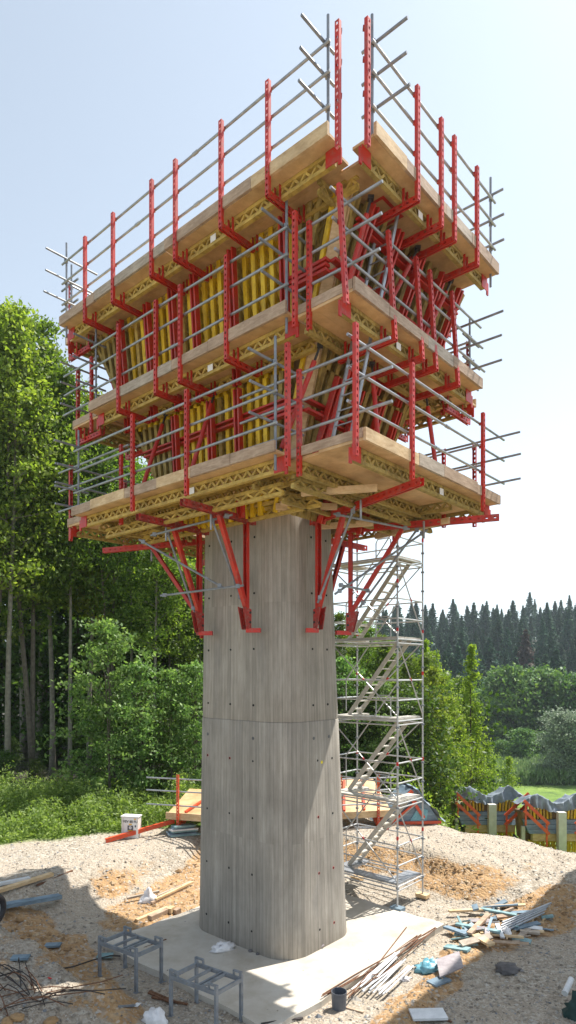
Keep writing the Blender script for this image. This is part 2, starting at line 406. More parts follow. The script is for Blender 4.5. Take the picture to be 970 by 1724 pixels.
# ------------------------------------------------------------------ ground
def ss(a, b, x):
    t = min(1, max(0, (x-a)/(b-a))); return t*t*(3-2*t)
def nz(x, y, s, seed=0): return mnoise.noise(Vector((x*s+seed*17.3, y*s-seed*9.1, seed*3.7)))
def ground_info(x, y):
    u, v = uv_of(x, y)
    w1 = nz(x, y, .45, 1)*.55; w2 = nz(x, y, 1.3, 2)*.22
    hb = ss(14.9, 16.7, v+w1+w2)*(1-.45*ss(8.2, 6.0, u+w1))                      # back bank
    hl = ss(13.7, 16.0, u+w1+w2)                      # left bank
    hf = ss(6.75, 5.9, v+w1*.6+w2)*ss(8.6, 10.2, u)*.75    # front left bank
    hr = ss(5.9, 3.5, u+w1)*.10
    h = max(hb, hl, hf, hr)
    steep = 4*h*(1-h)
    rim = ss(.72, .98, h)*(1-ss(17.5, 19.5, max(v, u+4)))*.045
    z = -.06 + h*.75 + rim*(.6+nz(x, y, .8, 3))
    z += nz(x, y, .25, 4)*.08 + nz(x, y, 1.9, 5)*.035*(.4+h) + nz(x, y, 5.5, 6)*.02 + nz(x, y, 13, 7)*.010
    z += steep*(nz(x, y, 3.1, 8)*.09+nz(x, y, 7, 9)*.05)
    if y > 15 and h > .5:
        for off in (0, 1.9):
            q = abs(v-17.6-off+.35*math.sin(u*.35)+.15*w1); z += -.05*(1-ss(.0, .28, q))+.025*(1-ss(.0, .18, abs(q-.38)))
    if 6.9 < u < 12.4 and 7.4 < v < 13.7: z = min(z, -.03)-.03
    if 6.3 < u < 8.2 and 13.3 < v < 15 : z = min(z, 0)
    soil = .02+.75*steep*(.55+.9*ss(-.3, .4, nz(x, y, .35, 18)))*(.55 if u > 8 and v < 9 else 1)*(1-.6*ss(7.6, 6.4, u))
    if steep < .2: soil = nz(x, y, .3, 12)*.35
    # orange streaks right of the slab
    for (a, b, wid) in (((5.75, 8.6), (6.1, 12.5), .38), ((6.2, 13.6), (5.2, 16.6), .9), ((12.9, 9.2), (13.9, 12.8), 1.15), ((12.9, 7.2), (9.3, 6.2), .42), ((14.2, 6.9), (12.6, 6.9), .6)):
        ax, ay = a; bx, by = b; L2 = (bx-ax)**2+(by-ay)**2
        tt = min(1, max(0, ((u-ax)*(bx-ax)+(v-ay)*(by-ay))/L2))
        dd = math.hypot(u-ax-(bx-ax)*tt, v-ay-(by-ay)*tt)+w2
        soil = max(soil, 1-ss(wid*.5, wid*1.3, dd))
        z += .08*(1-ss(0, wid, dd))
    # fall towards the valley, the valley floor and the hill beyond
    right = ss(-2, 6, x-(y-24)*.03)
    yc = 60*(1-right)+right*(22.4-.45*x if x < 9 else 18.35)
    dr_ = max(0, y-yc); dz_ = min(13.6, .32*dr_*min(1, dr_/2.5)); drop = dz_/13.6
    z -= dz_
    yw = 20.3+(x+5)*.45+nz(x, y, .6, 13)*.5 if x < -4 else 20.75+.2*nz(x, y, .6, 13)
    green = ss(yw, yw+.7, y)*ss(-1.0, -2.2, x+nz(x, y, .4, 14)*.5) if y < 45 else 0
    green = max(green, ss(.06, .2, drop+nz(x, y, .2, 15)*.03), ss(23, 24.5, y))
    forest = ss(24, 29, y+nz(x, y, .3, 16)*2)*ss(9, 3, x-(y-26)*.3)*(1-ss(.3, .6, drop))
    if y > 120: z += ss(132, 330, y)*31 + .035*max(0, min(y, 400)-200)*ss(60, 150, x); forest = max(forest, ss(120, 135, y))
    if y > 135: z += 4*nz(x, y, .012, 17)
    return z, soil, green, forest
def ground_z(x, y): return ground_info(x, y)[0]

def axis(brk):
    a = []
    for (s, e, st) in brk:
        n = max(1, int(round((e-s)/st))); a += [s+(e-s)*i/n for i in range(n)]
    return a+[brk[-1][1]]
xs = axis([(-900, -150, 75), (-150, -40, 10), (-40, -14, 1.2), (-14, -9, .4), (-9, 10, .10), (10, 15, .3), (15, 45, 1.0), (45, 150, 6), (150, 900, 50)])
ys = axis([(-60, -4, 7), (-4, 7, .6), (7, 9, .2), (9, 19, .10), (19, 25, .16), (25, 50, .8), (50, 150, 4), (150, 420, 12), (420, 2500, 130)])
gx = len(xs); gv = []; gc = []
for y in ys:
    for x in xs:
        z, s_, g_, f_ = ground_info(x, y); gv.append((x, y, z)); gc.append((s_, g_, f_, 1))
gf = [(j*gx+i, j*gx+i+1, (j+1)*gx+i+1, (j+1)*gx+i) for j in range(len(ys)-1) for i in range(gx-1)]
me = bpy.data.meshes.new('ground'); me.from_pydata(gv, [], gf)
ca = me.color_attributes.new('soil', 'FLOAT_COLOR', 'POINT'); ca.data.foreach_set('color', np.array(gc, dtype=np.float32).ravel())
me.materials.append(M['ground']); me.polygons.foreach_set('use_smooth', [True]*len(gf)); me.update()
o = bpy.data.objects.new('ground', me); col.objects.link(o); o['kind'] = 'structure'

# stones and clods
def rocks(name, pts, mat, label, cat, rs=None):
    rng = np.random.RandomState(3)
    base = np.array([(1, 0, 0), (0, 1, 0), (-1, 0, 0), (0, -1, 0), (.1, .1, .8), (0, 0, -.6)], float)
    fc = np.array([(0, 1, 4), (1, 2, 4), (2, 3, 4), (3, 0, 4), (1, 0, 5), (2, 1, 5), (3, 2, 5), (0, 3, 5)])
    n = len(pts); pts = np.array(pts)
    V = base[None]*(.65+.7*rng.rand(n, 6, 1)); V = V*(.7+.6*rng.rand(n, 1, 3))
    a = rng.rand(n)*6.28; c, s_ = np.cos(a), np.sin(a)
    X = V[..., 0]*c[:, None]-V[..., 1]*s_[:, None]; Y = V[..., 0]*s_[:, None]+V[..., 1]*c[:, None]
    V = np.stack([X, Y, V[..., 2]*.8], -1)*pts[:, 3][:, None, None]+pts[:, None, :3]
    F = (fc[None]+6*np.arange(n)[:, None, None]).reshape(-1, 3)
    me = bpy.data.meshes.new(name); me.from_pydata(V.reshape(-1, 3).tolist(), [], F.tolist()); me.materials.append(mat)
    o = bpy.data.objects.new(name, me); col.objects.link(o); tag(o, label, cat, kind='stuff'); return o
def on_slab(u, v): return 7.12 < u < 12.22 and 7.6 < v < 13.5
st, cl = [], []
rng = random.Random(5)
while len(st) < 26000:
    y = 8+ (rng.random()**1.5)*16; x = rng.uniform(-.52, .52)*y
    u, v = uv_of(x, y)
    if on_slab(u, v):
        if rng.random() > .012: continue
        st.append((x, y, .005, rng.uniform(.006, .02))); continue
    z, s_, g_, f_ = ground_info(x, y)
    if g_ > .5 or y > 24.5: continue
    if s_ > .55:
        if rng.random() < .3: cl.append((x, y, z, .012+.05*rng.random()**3))
        if rng.random() < .7: continue
    st.append((x, y, z+.002, .010+.034*rng.random()**3+(.05*rng.random() if rng.random() < .012 else 0)))
rocks('gravel', st, M['stones'], 'loose pale limestone gravel strewn over the site ground', 'gravel')
for _ in range(2600):
    y = rng.uniform(13, 19); x = rng.uniform(-.42, .48)*y; z, s_, g_, f_ = ground_info(x, y)
    if s_ > .6 and g_ < .3 and not on_slab(*uv_of(x, y)): cl.append((x, y, z, .02+.07*rng.random()**2.5))
rocks('soil_clods', cl, M['clods'], 'ochre soil clods lying on the excavated banks', 'soil')

# ------------------------------------------------------------------ slab and pier
mb = MB()
prof = []
for (a, b) in (((7.1, 7.6), (12.2, 7.6)), ((12.2, 7.6), (12.2, 13.5)), ((12.2, 13.5), (7.1, 13.5)), ((7.1, 13.5), (7.1, 7.6))):
    for i in range(14):
        t = i/14; x = a[0]+(b[0]-a[0])*t+random.uniform(-.04, .04); y = a[1]+(b[1]-a[1])*t+random.uniform(-.04, .04); prof.append((x, y))
n = len(prof); vs = [W(x, y, -.3) for x, y in prof]+[W(x, y, 0) for x, y in prof]
mb.add(vs, [tuple(range(n, 2*n))]+[(i, (i+1) % n, n+(i+1) % n, n+i) for i in range(n)])
tag(mb.build('foundation_slab', M['slab']), 'pale flat concrete base slab under the tall pier', 'concrete slab')

Z_TOP = 9.40
def sect(z):      # u0,u1,v0,v1 of the pier
    t = z/9.0
    return (8.40+.15*t, 11.50-.08*t, 9.46+.09*t, 11.86-.38*t)
def pier_loop(z, off=0, r=.65, n=14):
    u0, u1, v0, v1 = sect(z); u0 -= off; u1 += off; v0 -= off; v1 += off; P = []
    for (cu, cv, a0) in ((u0+r, v0+r, 180), (u1-r, v0+r, 270), (u1-r, v1-r, 0), (u0+r, v1-r, 90)):
        for i in range(n+1):
            a = math.radians(a0+90*i/n); P.append((cu+r*math.cos(a), cv+r*math.sin(a)))
    return P
pier = root('bridge_pier', 'tall board marked grey concrete pier carrying the formwork head', 'pier', W(9.95, 10.6, 0))
def pier_lift(name, z0, z1, off=0):
    mb = MB(); rows = [z0, z0+.02]+[z0+(z1-z0)*i/6 for i in range(1, 6)]+[z1-.02, z1]; L = None; uvs = []
    for k, z in enumerate(rows):
        o_ = off-.008 if k in (0, len(rows)-1) else off
        P = pier_loop(z, o_); L = len(P)
        for (u, v) in P: mb.v.append(W(u, v, z))
        s_ = 0; row = []; Q = pier_loop(4.5, 0)
        for i in range(L+1):
            row.append((s_, z)); a, b = Q[i % L], Q[(i+1) % L]; s_ += math.hypot(a[0]-b[0], a[1]-b[1])
        uvs.append(row)
    fl = []
    for k in range(len(rows)-1):
        for i in range(L):
            mb.f.append((k*L+i, k*L+(i+1) % L, (k+1)*L+(i+1) % L, (k+1)*L+i)); mb.m.append(0)
            fl += [uvs[k][i], uvs[k][i+1], uvs[k+1][i+1], uvs[k+1][i]]
    mb.f.append(tuple(range((len(rows)-1)*L, len(rows)*L))); mb.m.append(0); fl += [(0, 0)]*L
    o = mb.build(name, M['pier'], pier, smooth=True)
    ul = o.data.uv_layers.new(name='UVMap')
    for i, q in enumerate(fl): ul.data[i].uv = q
    o.data.polygons[len(o.data.polygons)-1].use_smooth = False
    return o
pier_lift('lower_lift', -.05, 4.84, .006); pier_lift('upper_lift', 4.842, Z_TOP)
def front_pt(u, z, off=.009):
    u0, u1, v0, v1 = sect(z); r = .65; v = v0
    if u > u1-r: v = v0+r-math.sqrt(max(0, r*r-(u-u1+r)**2))
    nrm = Vector((0, -1)) if u <= u1-r else Vector((u-(u1-r), v-(v0+r))).normalized()
    return W(u, v, z)+W(nrm.x, nrm.y)*off, W(nrm.x, nrm.y)
def right_pt(v, z, off=.009):
    u0, u1, v0, v1 = sect(z); r = .65; u = u0; nrm = Vector((-1, 0))
    if v > v1-r: u = u0+r-math.sqrt(max(0, r*r-(v-v1+r)**2)); nrm = Vector((u-(u0+r), v-(v1-r))).normalized()
    if v < v0+r: u = u0+r-math.sqrt(max(0, r*r-(v-v0-r)**2)); nrm = Vector((u-(u0+r), v-(v0+r))).normalized()
    return W(u, v, z)+W(nrm.x, nrm.y)*off, W(nrm.x, nrm.y)
rows = [8.74, 7.55, 6.37, 5.18, 4.0, 2.8, 1.61, .42]
for k, z in enumerate(rows):
    for (kind, c) in (('f', 9.42), ('f', 10.13), ('f', 10.86), ('r', 10.36), ('r', 10.86)):
        if kind == 'r' and k > 3: c += .12
        p, nn = (front_pt if kind == 'f' else right_pt)(c, z)
        mb = MB(); mb.tube(p-nn*.02, p, .022+.004*random.random(), 10)  # disc standing proud; its near-black colour paints the shade of an open hole
        if random.random() < .35 and k > 3:
            q = p-nn*.001; mb.tube(q-nn*.01, q, .030, 10, mi=1)
        mb.build('painted_tie_hole', [M['dark'], M['redmark']], pier)
for (kind, c) in (('f', 9.42), ('f', 10.86), ('r', 10.36), ('r', 10.88)):
    p, nn = (front_pt if kind == 'f' else right_pt)(c, 4.48)
    mb = MB(); mb.tube(p-nn*.02, p, .036, 12); mb.build('cone_plug', M['plug'], pier)
p, nn = right_pt(10.62, 3.95); mb = MB(); mb.tube(p-nn*.02, p, .035, 10); mb.build('yellow_mark', M['yellowmark'], pier)

# ------------------------------------------------------------------ platforms round the head
ZB, ZM, ZT = 9.5, 11.82, 13.98
def frame(side):
    if side in 'FB':
        sg = -1 if side == 'F' else 1
        return (lambda s, w, z: W(s, w, z)), sg, (lambda s, w: W(s, w)), W(1, 0), W(0, sg)
    sg = -1 if side == 'R' else 1
    return (lambda s, w, z: W(w, s, z)), sg, (lambda s, w: W(w, s)), W(0, 1), W(sg, 0)

def coupler(mb, p, r=.035): mb.box(p.x-r, p.x+r, p.y-r, p.y+r, p.z-r, p.z+r)

def platform(side, level, label, s0, s1, out, inn, z, posts, arms=True, ends=(1, 1), lean=0, joist='joist', bays=2, ext=.35, stub=(0, 0), post_top=1.5, rail_r=.024, skip_arm=(), end_w=None, jw=None, cut=(0, 0, 0)):
    P, sg, _, sd, od = frame(side)
    if side in 'RL': z -= .052
    r_ = root('working_platform', label, 'platform', P((s0+s1)/2, (out+inn)/2, z), 'working platforms round the formwork head')
    # deck and toe boards by bays
    cuts = [s0+(s1-s0)*i/bays for i in range(bays+1)]
    wood_ = 'board' 
    for i in range(bays):
        a, b = cuts[i]+.006, cuts[i+1]-.006
        mb = MB(); nb = 3; ww = (inn-out)/nb
        for k in range(nb):
            mb.box(a+(cut[k] if i == 0 else 0), b, out+sg*-.045+ww*k if k == 0 else out+ww*k+.002*(-sg), out+ww*(k+1), z-.045, z, P)
        mb.build('deck_panel', M['ply'], r_)
        c_ = a+(b-a)*random.uniform(.35, .65)
        for (p_, q_) in ((a, c_-.004), (c_+.004, b)):
            mb = MB(); dz = random.uniform(-.012, .012); d2 = dz+random.uniform(-.012, .012); h_ = random.uniform(.135, .165)
            w0_, w1_ = out+sg*random.uniform(.002, .012), out-sg*.04
            mb.hexa([P(p_, w0_, z-.047+dz), P(q_, w0_, z-.047+d2), P(q_, w1_, z-.047+d2), P(p_, w1_, z-.047+dz), P(p_, w0_, z+h_+dz), P(q_, w0_, z+h_+d2), P(q_, w1_, z+h_+d2), P(p_, w1_, z+h_+dz)])
            mb.build('toe_board', M[random.choice(['board', 'board', 'board_grey', 'board_new', 'board'])], r_)
    # lattice joists under the deck
    jw = jw or [out-sg*.30, inn+sg*.12] if abs(out-inn) < 1.6 else [out-sg*.30, (out+inn)/2, inn+sg*.25]
    for w in jw:
        mb = MB(); mb.gt(P(s0+.10, w, z-.172), P(s1-.10, w, z-.172), UP, .08, .24, .115)
        mb.build('joist', M[joist], r_)
        for se, sgn in ((s0+.10, 1), (s1-.10, -1)):       # red joist head plates
            if w == jw[0]:
                mb = MB(); mb.box(se-sgn*.10, se+sgn*.14, w+sg*.045, w+sg*.057, z-.30, z-.05, P); mb.box(se-sgn*.16, se-sgn*.10, w+sg*.03, w+sg*.057, z-.36, z-.12, P)
                mb.build('joist_end_plate', M['red'], r_)
    if random.random() < .9:
        s_ = s0+(s1-s0)*random.uniform(.3, .6); mb = MB(); mb.box(s_, s_+.14, jw[0]+sg*.046, jw[0]+sg*.052, z-.24, z-.12, P)
        mb.build('paper_label', M['label'], r_)
    for pi_, s_ in enumerate(posts):
        mb = MB(); w0 = out+sg*.035
        mb.perf(P(s_, w0, z-.36), P(s_, w0-sg*lean, z+post_top), sd, -od, .078, .055, .1)
        gp = mb.build('guardrail_post', M['red'], r_)
        if arms and pi_ not in skip_arm:
            mb = MB(); a = P(s_, w0, z-.34); b = P(s_, (out-sg*min(abs(inn-out), .80)) if side == 'F' else inn+sg*.02, z-.34)
            for q in (-1, 1): mb.perf(a+sd*q*.035, b+sd*q*.035, UP, sd*(-q), .11, .018, .12)
            for w in jw:                                   # lugs clamping the joists
                for q in (-1, 1): mb.box(s_+q*.055-.006, s_+q*.055+.006, w-.10, w-.055, z-.36, z-.08, P)
            mb.build('platform_arm', M['red'], r_)
        for h in (.46, .96, 1.42):
            mb = MB(); q = P(s_, w0-sg*(.075+lean*h/1.5), z+h-.02); mb.box(q.x-.03, q.x+.03, q.y-.03, q.y+.03, q.z-.03, q.z+.012)
            mb.build('rail_bracket', M['red_dirty'], gp)
    rm = M['galv']
    for h in (.46, .96, 1.42):
        w = out-sg*(.075+lean*h/1.5)
        a, b = s0-(ext if ends[0] else -.02), s1+(ext if ends[1] else .0)
        k = random.uniform(.35, .65); m_ = a+(b-a)*k; j = random.uniform(-.012, .012)
        mb = MB(); mb.tube(P(a, w, z+h+j), P(m_, w, z+h), rail_r, 8); mb.tube(P(m_, w, z+h), P(b, w, z+h-j), rail_r*.98, 8)
        mb.tube(P(m_-.07, w, z+h), P(m_+.07, w, z+h), rail_r*1.35, 8)
        mb.build('guard_rail', rm, r_)
    for e, (se, sgn) in enumerate(((s0, 1), (s1, -1))):
        if ends[e]:
            for h in (.41, .91, 1.37):
                mb = MB(); j = random.uniform(-.03, .03)
                mb.tube(P(se+sgn*.03, out+sg*(.45+j), z+h+j*.5), P(se+sgn*.03, inn-sg*(.0), z+h), .024, 8)
                mb.build('end_rail', M['galv_dark'] if e else rm, r_)
            for w in ([end_w] if end_w else [inn+sg*.25]):
                mb = MB(); mb.perf(P(se-sgn*.03, w, z-.34), P(se-sgn*.03, w, z+1.42), od, sd*sgn, .078, .055, .1)
                mb.build('guardrail_post', M['red'], r_)
            mb = MB(); mb.box(se-sgn*.005, se+sgn*.03, min(out, inn)+.05, max(out, inn)-.02, z+.001, z+.15, P)
            mb.build('toe_board', M['board'], r_)
        if stub[e]:
            mb = MB(); q = se+sgn*.10
            mb.tube(P(q, out-sg*.13, z-.30 if stub[e] > 1 else z+.0), P(q, out-sg*.13, z+1.9), .024, 8); mb.build('corner_tube', M['galv_dark'], r_)
            for h in (.50, 1.0, 1.50):
                mb = MB(); l = random.uniform(.4, .5)-(.28 if (side == 'R' and level == 2 and e == 1) else 0)
                mb.tube(P(q+sgn*.05, out+sg*l, z+h), P(q+sgn*.05, out-sg*(.35 if stub[e] == 1 else .9), z+h), .024, 8)
                coupler(mb, P(q, out-sg*.12, z+h-.03)); mb.build('stub_tube', M['galv_dark'], r_)
    return r_

def us(pxs, v): return [u_at(p, v) for p in pxs]
def vs_(pxs, u): return [v_at(p, u) for p in pxs]
# front (long left face in the photo)
platform('F', 2, 'top platform on the long side with the tallest red posts above it', 5.83, 13.75, 7.47, 8.50, ZT, us([567, 449, 370, 293, 253, 188, 141], 7.43), ends=(0, 0), stub=(1, 2), skip_arm=(0,), cut=(0, .12, .26))
platform('F', 1, 'middle platform on the long side, below the row of yellow upper girders', 6.90, 12.9, 7.72, 8.75, ZM, us([495, 380, 302, 261, 198], 7.69), ends=(0, 0), stub=(2, 1), skip_arm=(0,))
platform('F', 0, 'lowest platform on the long side, above two slanting red brackets', 6.95, 13.27, 7.50, 9.40, ZB, us([482, 312, 221], 7.46), arms=False, ends=(0, 0), stub=(2, 1), bays=3, joist='joist', post_top=1.6, jw=[7.78, 8.75])
# right end
platform('R', 2, 'top platform on the short right end, plywood underside with a red hatch', 7.9, 12.32, 5.27, 6.55, ZT, vs_([622, 706, 746, 768, 806], 5.23), ends=(0, 0), stub=(1, 2), joist='olive', skip_arm=(0,), cut=(.0, .26, .60))
platform('R', 1, 'middle platform on the short right end, red posts leaning inwards', 7.9, 12.4, 5.65, 6.82, ZM, vs_([586, 668, 714, 737, 774], 5.61), ends=(1, 1), lean=.13, joist='olive', skip_arm=(0,), end_w=6.55)
platform('R', 0, 'lowest platform on the short right end, resting on long red beams', 7.92, 12.88, 5.47, 8.2, ZB, vs_([602, 697, 816], 5.43), arms=False, ends=(1, 1), joist='olive', post_top=1.6, end_w=6.78, cut=(0, .05, 1.5))
# left end (far) and back
platform('L', 2, 'top platform on the far left end, seen edge-on above the treetops', 7.95, 12.6, 14.35, 13.4, ZT, [8.1, 9.6, 11.1, 12.4], ends=(0, 0), stub=(1, 1), joist='olive')
platform('L', 1, 'middle platform on the far left end, its red posts against the trees', 7.95, 12.5, 14.0, 12.9, ZM, [8.1, 9.5, 11.0, 12.3], ends=(1, 0), joist='olive')
platform('L', 0, 'lowest platform on the far left end, jutting out in front of the trees', 7.95, 12.8, 14.25, 11.7, ZB, [8.05, 9.6, 11.1, 12.6], arms=False, ends=(1, 0), joist='olive')
platform('B', 2, 'top platform on the hidden back side, just past the right corner', 6.7, 13.7, 13.35, 12.5, ZT, [6.9, 7.8, 9.0, 10.4, 11.8, 13.2], ends=(0, 0), stub=(1, 0), joist='olive')
platform('B', 1, 'middle platform on the hidden back side, tubes poking past the corner', 6.2, 12.9, 13.3, 12.2, ZM, [6.4, 8, 9.6, 11.2, 12.6], ends=(0, 0), stub=(1, 0), joist='olive')
platform('B', 0, 'lowest platform on the hidden back side, next to the stair tower', 6.0, 13.3, 13.4, 11.8, ZB, [6.3, 8.4, 10.4, 12.8], arms=False, ends=(0, 0), stub=(0, 0), joist='olive')

# ------------------------------------------------------------------ formwork walls of the flaring head
LV = [9.06, 11.55, 13.95]
CV_F = [9.36, 9.0, 8.55]; CV_B = [11.6, 12.0, 12.5]; CU_R = [8.42, 7.4, 6.3]; CU_L = [11.5, 12.6, 13.72]
def lerp(a, b, t): return a+(b-a)*t
def wall(side, tier, label, spacing, wood_mat, vert_s, waler_h, skew=0):
    P, sg, _, sd, od = frame(side)
    z0, z1 = LV[tier], LV[tier+1]
    out = {'F': CV_F, 'B': CV_B, 'R': CU_R, 'L': CU_L}[side]
    lo = {'F': CU_R, 'B': CU_R, 'R': CV_F, 'L': CV_F}[side]; hi = {'F': CU_L, 'B': CU_L, 'R': CV_B, 'L': CV_B}[side]
    w0, w1 = out[tier], out[tier+1]; a0, a1, b0, b1 = lo[tier], lo[tier+1], hi[tier], hi[tier+1]
    r_ = root('wall_formwork_panel', label, 'formwork panel', P((a0+b0)/2, w0, z0), 'inclined formwork panels of the pier head')
    fo = Vector((0, 0, 0))
    n_out = (od*(z1-z0) - UP*((w1-w0)*sg)).normalized()
    C = lambda s, t: P(s, lerp(w0, w1, t), lerp(z0, z1, t))
    mb = MB(); q = [C(a0, 0), C(b0, 0), C(b1, 1), C(a1, 1)]; d = n_out*.03
    mb.hexa([q[0], q[1], q[1]-d, q[0]-d, q[3], q[2], q[2]-d, q[3]-d]); mb.build('plywood_skin', M['ply_dark'], r_)
    n = int((b1-a1)/spacing); 
    for i in range(n+1):
        s_ = a1+.12+(b1-a1-.24)*i/n
        sl = s_+skew*min(1, max(0, (b1-s_-.5)/1.5))
        t0 = 0.0
        if s_ < a0+.06: t0 = (a0+.06-s_)/max(1e-6, (a0-a1))
        if s_ > b0-.06: t0 = (s_-b0+.06)/max(1e-6, (b1-b0))
        if t0 > .93: continue
        mb = MB(); c = n_out*.122
        mb.gt(C(sl, t0)+c, C(s_, 1.0)+c, n_out, .10, .24, .2)
        mb.build('wall_girder', M['olive'] if (s_ > b0-.35 or s_ < a0-.15) else M[wood_mat] if not (i % 7 == 3) else M['joist' if wood_mat == 'yellow' else 'olive'], r_)
    for (sa, sb) in ((a0, a1), (b0, b1)):          # sloping edge girders and edge plank
        e = .05 if sa > sb else -.05
        mb = MB(); c = n_out*.122; mb.gt(C(sa+e, 0)+c, C(sb+e, 1)+c, n_out, .08, .24, .2); mb.build('edge_girder', M['olive' if sa == b0 else wood_mat], r_)
        mb = MB(); c = n_out*.12; mb.beam(C(sa-e*.3, 0)+c, C(sb-e*.3, 1)+c, n_out, .13, .035); mb.build('edge_plank', M['board_new'], r_)
    for h in waler_h:
        mb = MB(); sa, sb = lerp(a0, a1, h)+.1, lerp(b0, b1, h)-.1
        for dz in (-.03, .03):
            tt = h+dz*1.6/(z1-z0); mb.beam(C(sa, tt)+n_out*.305, C(sb, tt)+n_out*.305, UP, .035, .11)
        mb.build('steel_waler', M['red'], r_)
    for s_ in vert_s:
        t0 = 0
        if s_ < a0+.1: t0 = (a0+.1-s_)/(a0-a1)
        if s_ > b0-.1: t0 = (s_-b0+.1)/(b1-b0)
        if t0 > .8: continue
        mb = MB()
        for q_ in (-.055, .055): mb.beam(C(s_+q_+skew*(1-t0), t0)+n_out*.425, C(s_+q_, .97)+n_out*.425, sd, .04, .11)
        mb.build('steel_soldier', M['red'], r_)
    return r_
wall('F', 1, 'upper yellow girder panel on the long side, between the top two platforms', .235, 'yellow', [7.35, 8.65, 9.75, 10.45, 11.3, 12.3], [.12], skew=.30)
wall('F', 0, 'lower yellow girder panel on the long side, just above the lowest platform', .22, 'yellow', [8.95, 9.75, 10.9], [.76], skew=.26)
wall('R', 1, 'upper outward leaning panel with dark olive girders on the right end', .27, 'olive', [8.9, 9.7, 10.5, 11.3, 12.0], [.15, .55, .85])
wall('R', 0, 'lower outward leaning panel with dark olive girders on the right end', .25, 'olive', [9.35, 10.05, 10.8, 11.4], [.25, .7])
wall('L', 1, 'upper leaning formwork panel on the far left end', .3, 'olive', [9.0, 10.4, 11.8], [.3, .7])
wall('L', 0, 'lower leaning formwork panel on the far left end', .3, 'olive', [9.6, 11.0], [.3, .7])
wall('B', 1, 'upper formwork panel on the hidden back side of the head', .4, 'olive', [7.5, 9.5, 11.5], [.3, .7])
wall('B', 0, 'lower formwork panel on the hidden back side of the head', .4, 'olive', [8.6, 9.9, 11.2], [.3, .7])

for tier in (0, 1):
    a = W(CU_R[tier], CV_F[tier], LV[tier]); b = W(CU_R[tier+1], CV_F[tier+1], LV[tier+1]+(.12 if tier else 0)); dg_ = W(-1, -1).normalized()
    mb = MB(); mb.beam(a+dg_*.20, b+dg_*.20, dg_, .05, .20); mb.beam(a+dg_*.10, b+dg_*.10, dg_, .14, .10)
    tag(mb.build('corner_post', M['board_new'], base=a), 'pale timber plank closing the near corner of the %s formwork panels' % ('upper' if tier else 'lower'), 'corner timber')
# extra red steel at the right-hand near corner: corner ties between the walers
for z, tier in ((12.75, 1), (10.75, 0)):
    t = (z-LV[tier])/(LV[tier+1]-LV[tier]); uf = lerp(CU_R[tier], CU_R[tier+1], t); vf = lerp(CV_F[tier], CV_F[tier+1], t)
    mb = MB()
    for dz in (-.09, 0, .09): mb.beam(W(uf+.55, vf-.36, z+dz), W(uf-.28, vf-.36, z+dz), UP, .05, .12)
    for dz in (-.09, .09): mb.beam(W(uf-.34, vf-.30, z+dz), W(uf-.34, vf+.6, z+dz), UP, .05, .12)
    tag(mb.build('corner_tie', M['red'], base=W(uf, vf, z)), 'red steel corner tie joining the %s panels at the near corner' % ('upper' if tier else 'lower'), 'corner tie')

# ------------------------------------------------------------------ props
def prop(p0, p1, label, r=.045):
    d = (p1-p0); L = d.length; ax = d/L
    r_ = root('push_pull_prop', label, 'prop', p0, 'red push-pull props')
    mb = MB(); mb.tube(p0+ax*L*.16, p1-ax*L*.12, r, 10); mb.build('prop_tube', M['red'], r_)
    for a, b in ((0, .17), (.87, 1)):
        mb = MB(); mb.tube(p0+ax*L*a, p0+ax*L*b, r*.5, 8)
        q = p0 if a == 0 else p1; mb.box(q.x-.05, q.x+.05, q.y-.05, q.y+.05, q.z-.015, q.z+.04); mb.build('threaded_end', M['black'], r_)
prop(W(11.25, 7.90, ZB), W(11.25, 8.62, ZM-.28), 'red slanting prop near the left end of the lowest long platform')
prop(W(9.65, 7.90, ZB), W(9.65, 8.62, ZM-.28), 'red slanting prop in the middle of the lowest long platform')
prop(W(7.6, 8.2, ZB), W(6.85, 8.55, ZM-.3), 'fat red prop leaning right behind the near end rails of the lowest right platform')
prop(W(7.3, 9.0, ZB), W(6.6, 9.2, ZM-.3), 'second red prop from the near end on the lowest right platform')
prop(W(6.3, 9.6, ZB), W(6.55, 9.7, ZM-.3), 'nearly upright red prop halfway along the lowest right platform')
prop(W(6.2, 11.6, ZB), W(6.45, 11.5, ZM-.3), 'upright red prop near the far end of the lowest right platform')
prop(W(6.5, 8.6, ZM), W(5.9, 8.7, ZT-.3), 'red prop near the corner on the middle right platform')
prop(W(6.6, 9.6, ZM), W(5.95, 10.3, ZT-.3), 'slanting red prop midway along the middle right platform')
prop(W(6.5, 10.9, ZM), W(5.95, 11.6, ZT-.3), 'slanting red prop at the far end of the middle right platform')

# ladders inside the right hand platforms
def ladder(p0, p1, side, label):
    r_ = root('access_ladder', label, 'ladder', p0)
    sd = Vector(side).normalized()*.2
    for q in (-1, 1):
        mb = MB(); mb.beam(p0+sd*q, p1+sd*q, sd, .03, .06); mb.build('stile', M['galv'], r_)
    n = 9
    for i in range(n): mb = MB(); c = p0.lerp(p1, (i+.5)/n); mb.tube(c-sd, c+sd, .015, 6); mb.build('rung', M['galv'], r_)
ladder(W(6.2, 9.0, ZM), W(5.95, 9.45, ZT+.2), W(1, 0), 'grey steel ladder up to the hatch of the top right platform')
ladder(W(6.6, 8.7, ZB), W(6.3, 9.1, ZM+.1), W(1, 0), 'grey steel ladder up from the lowest right platform')
mb = MB()
P = lambda s, w, z: W(w, s, z)
for (a, b, c, d) in ((9.0, 9.06, 5.85, 6.45), (9.6, 9.66, 5.85, 6.45), (9.06, 9.6, 5.85, 5.91), (9.06, 9.6, 6.39, 6.45)): mb.box(a, b, c, d, ZT-.10, ZT-.05, P)
mb.box(9.061, 9.599, 5.911, 6.389, ZT-.060, ZT-.052, P)
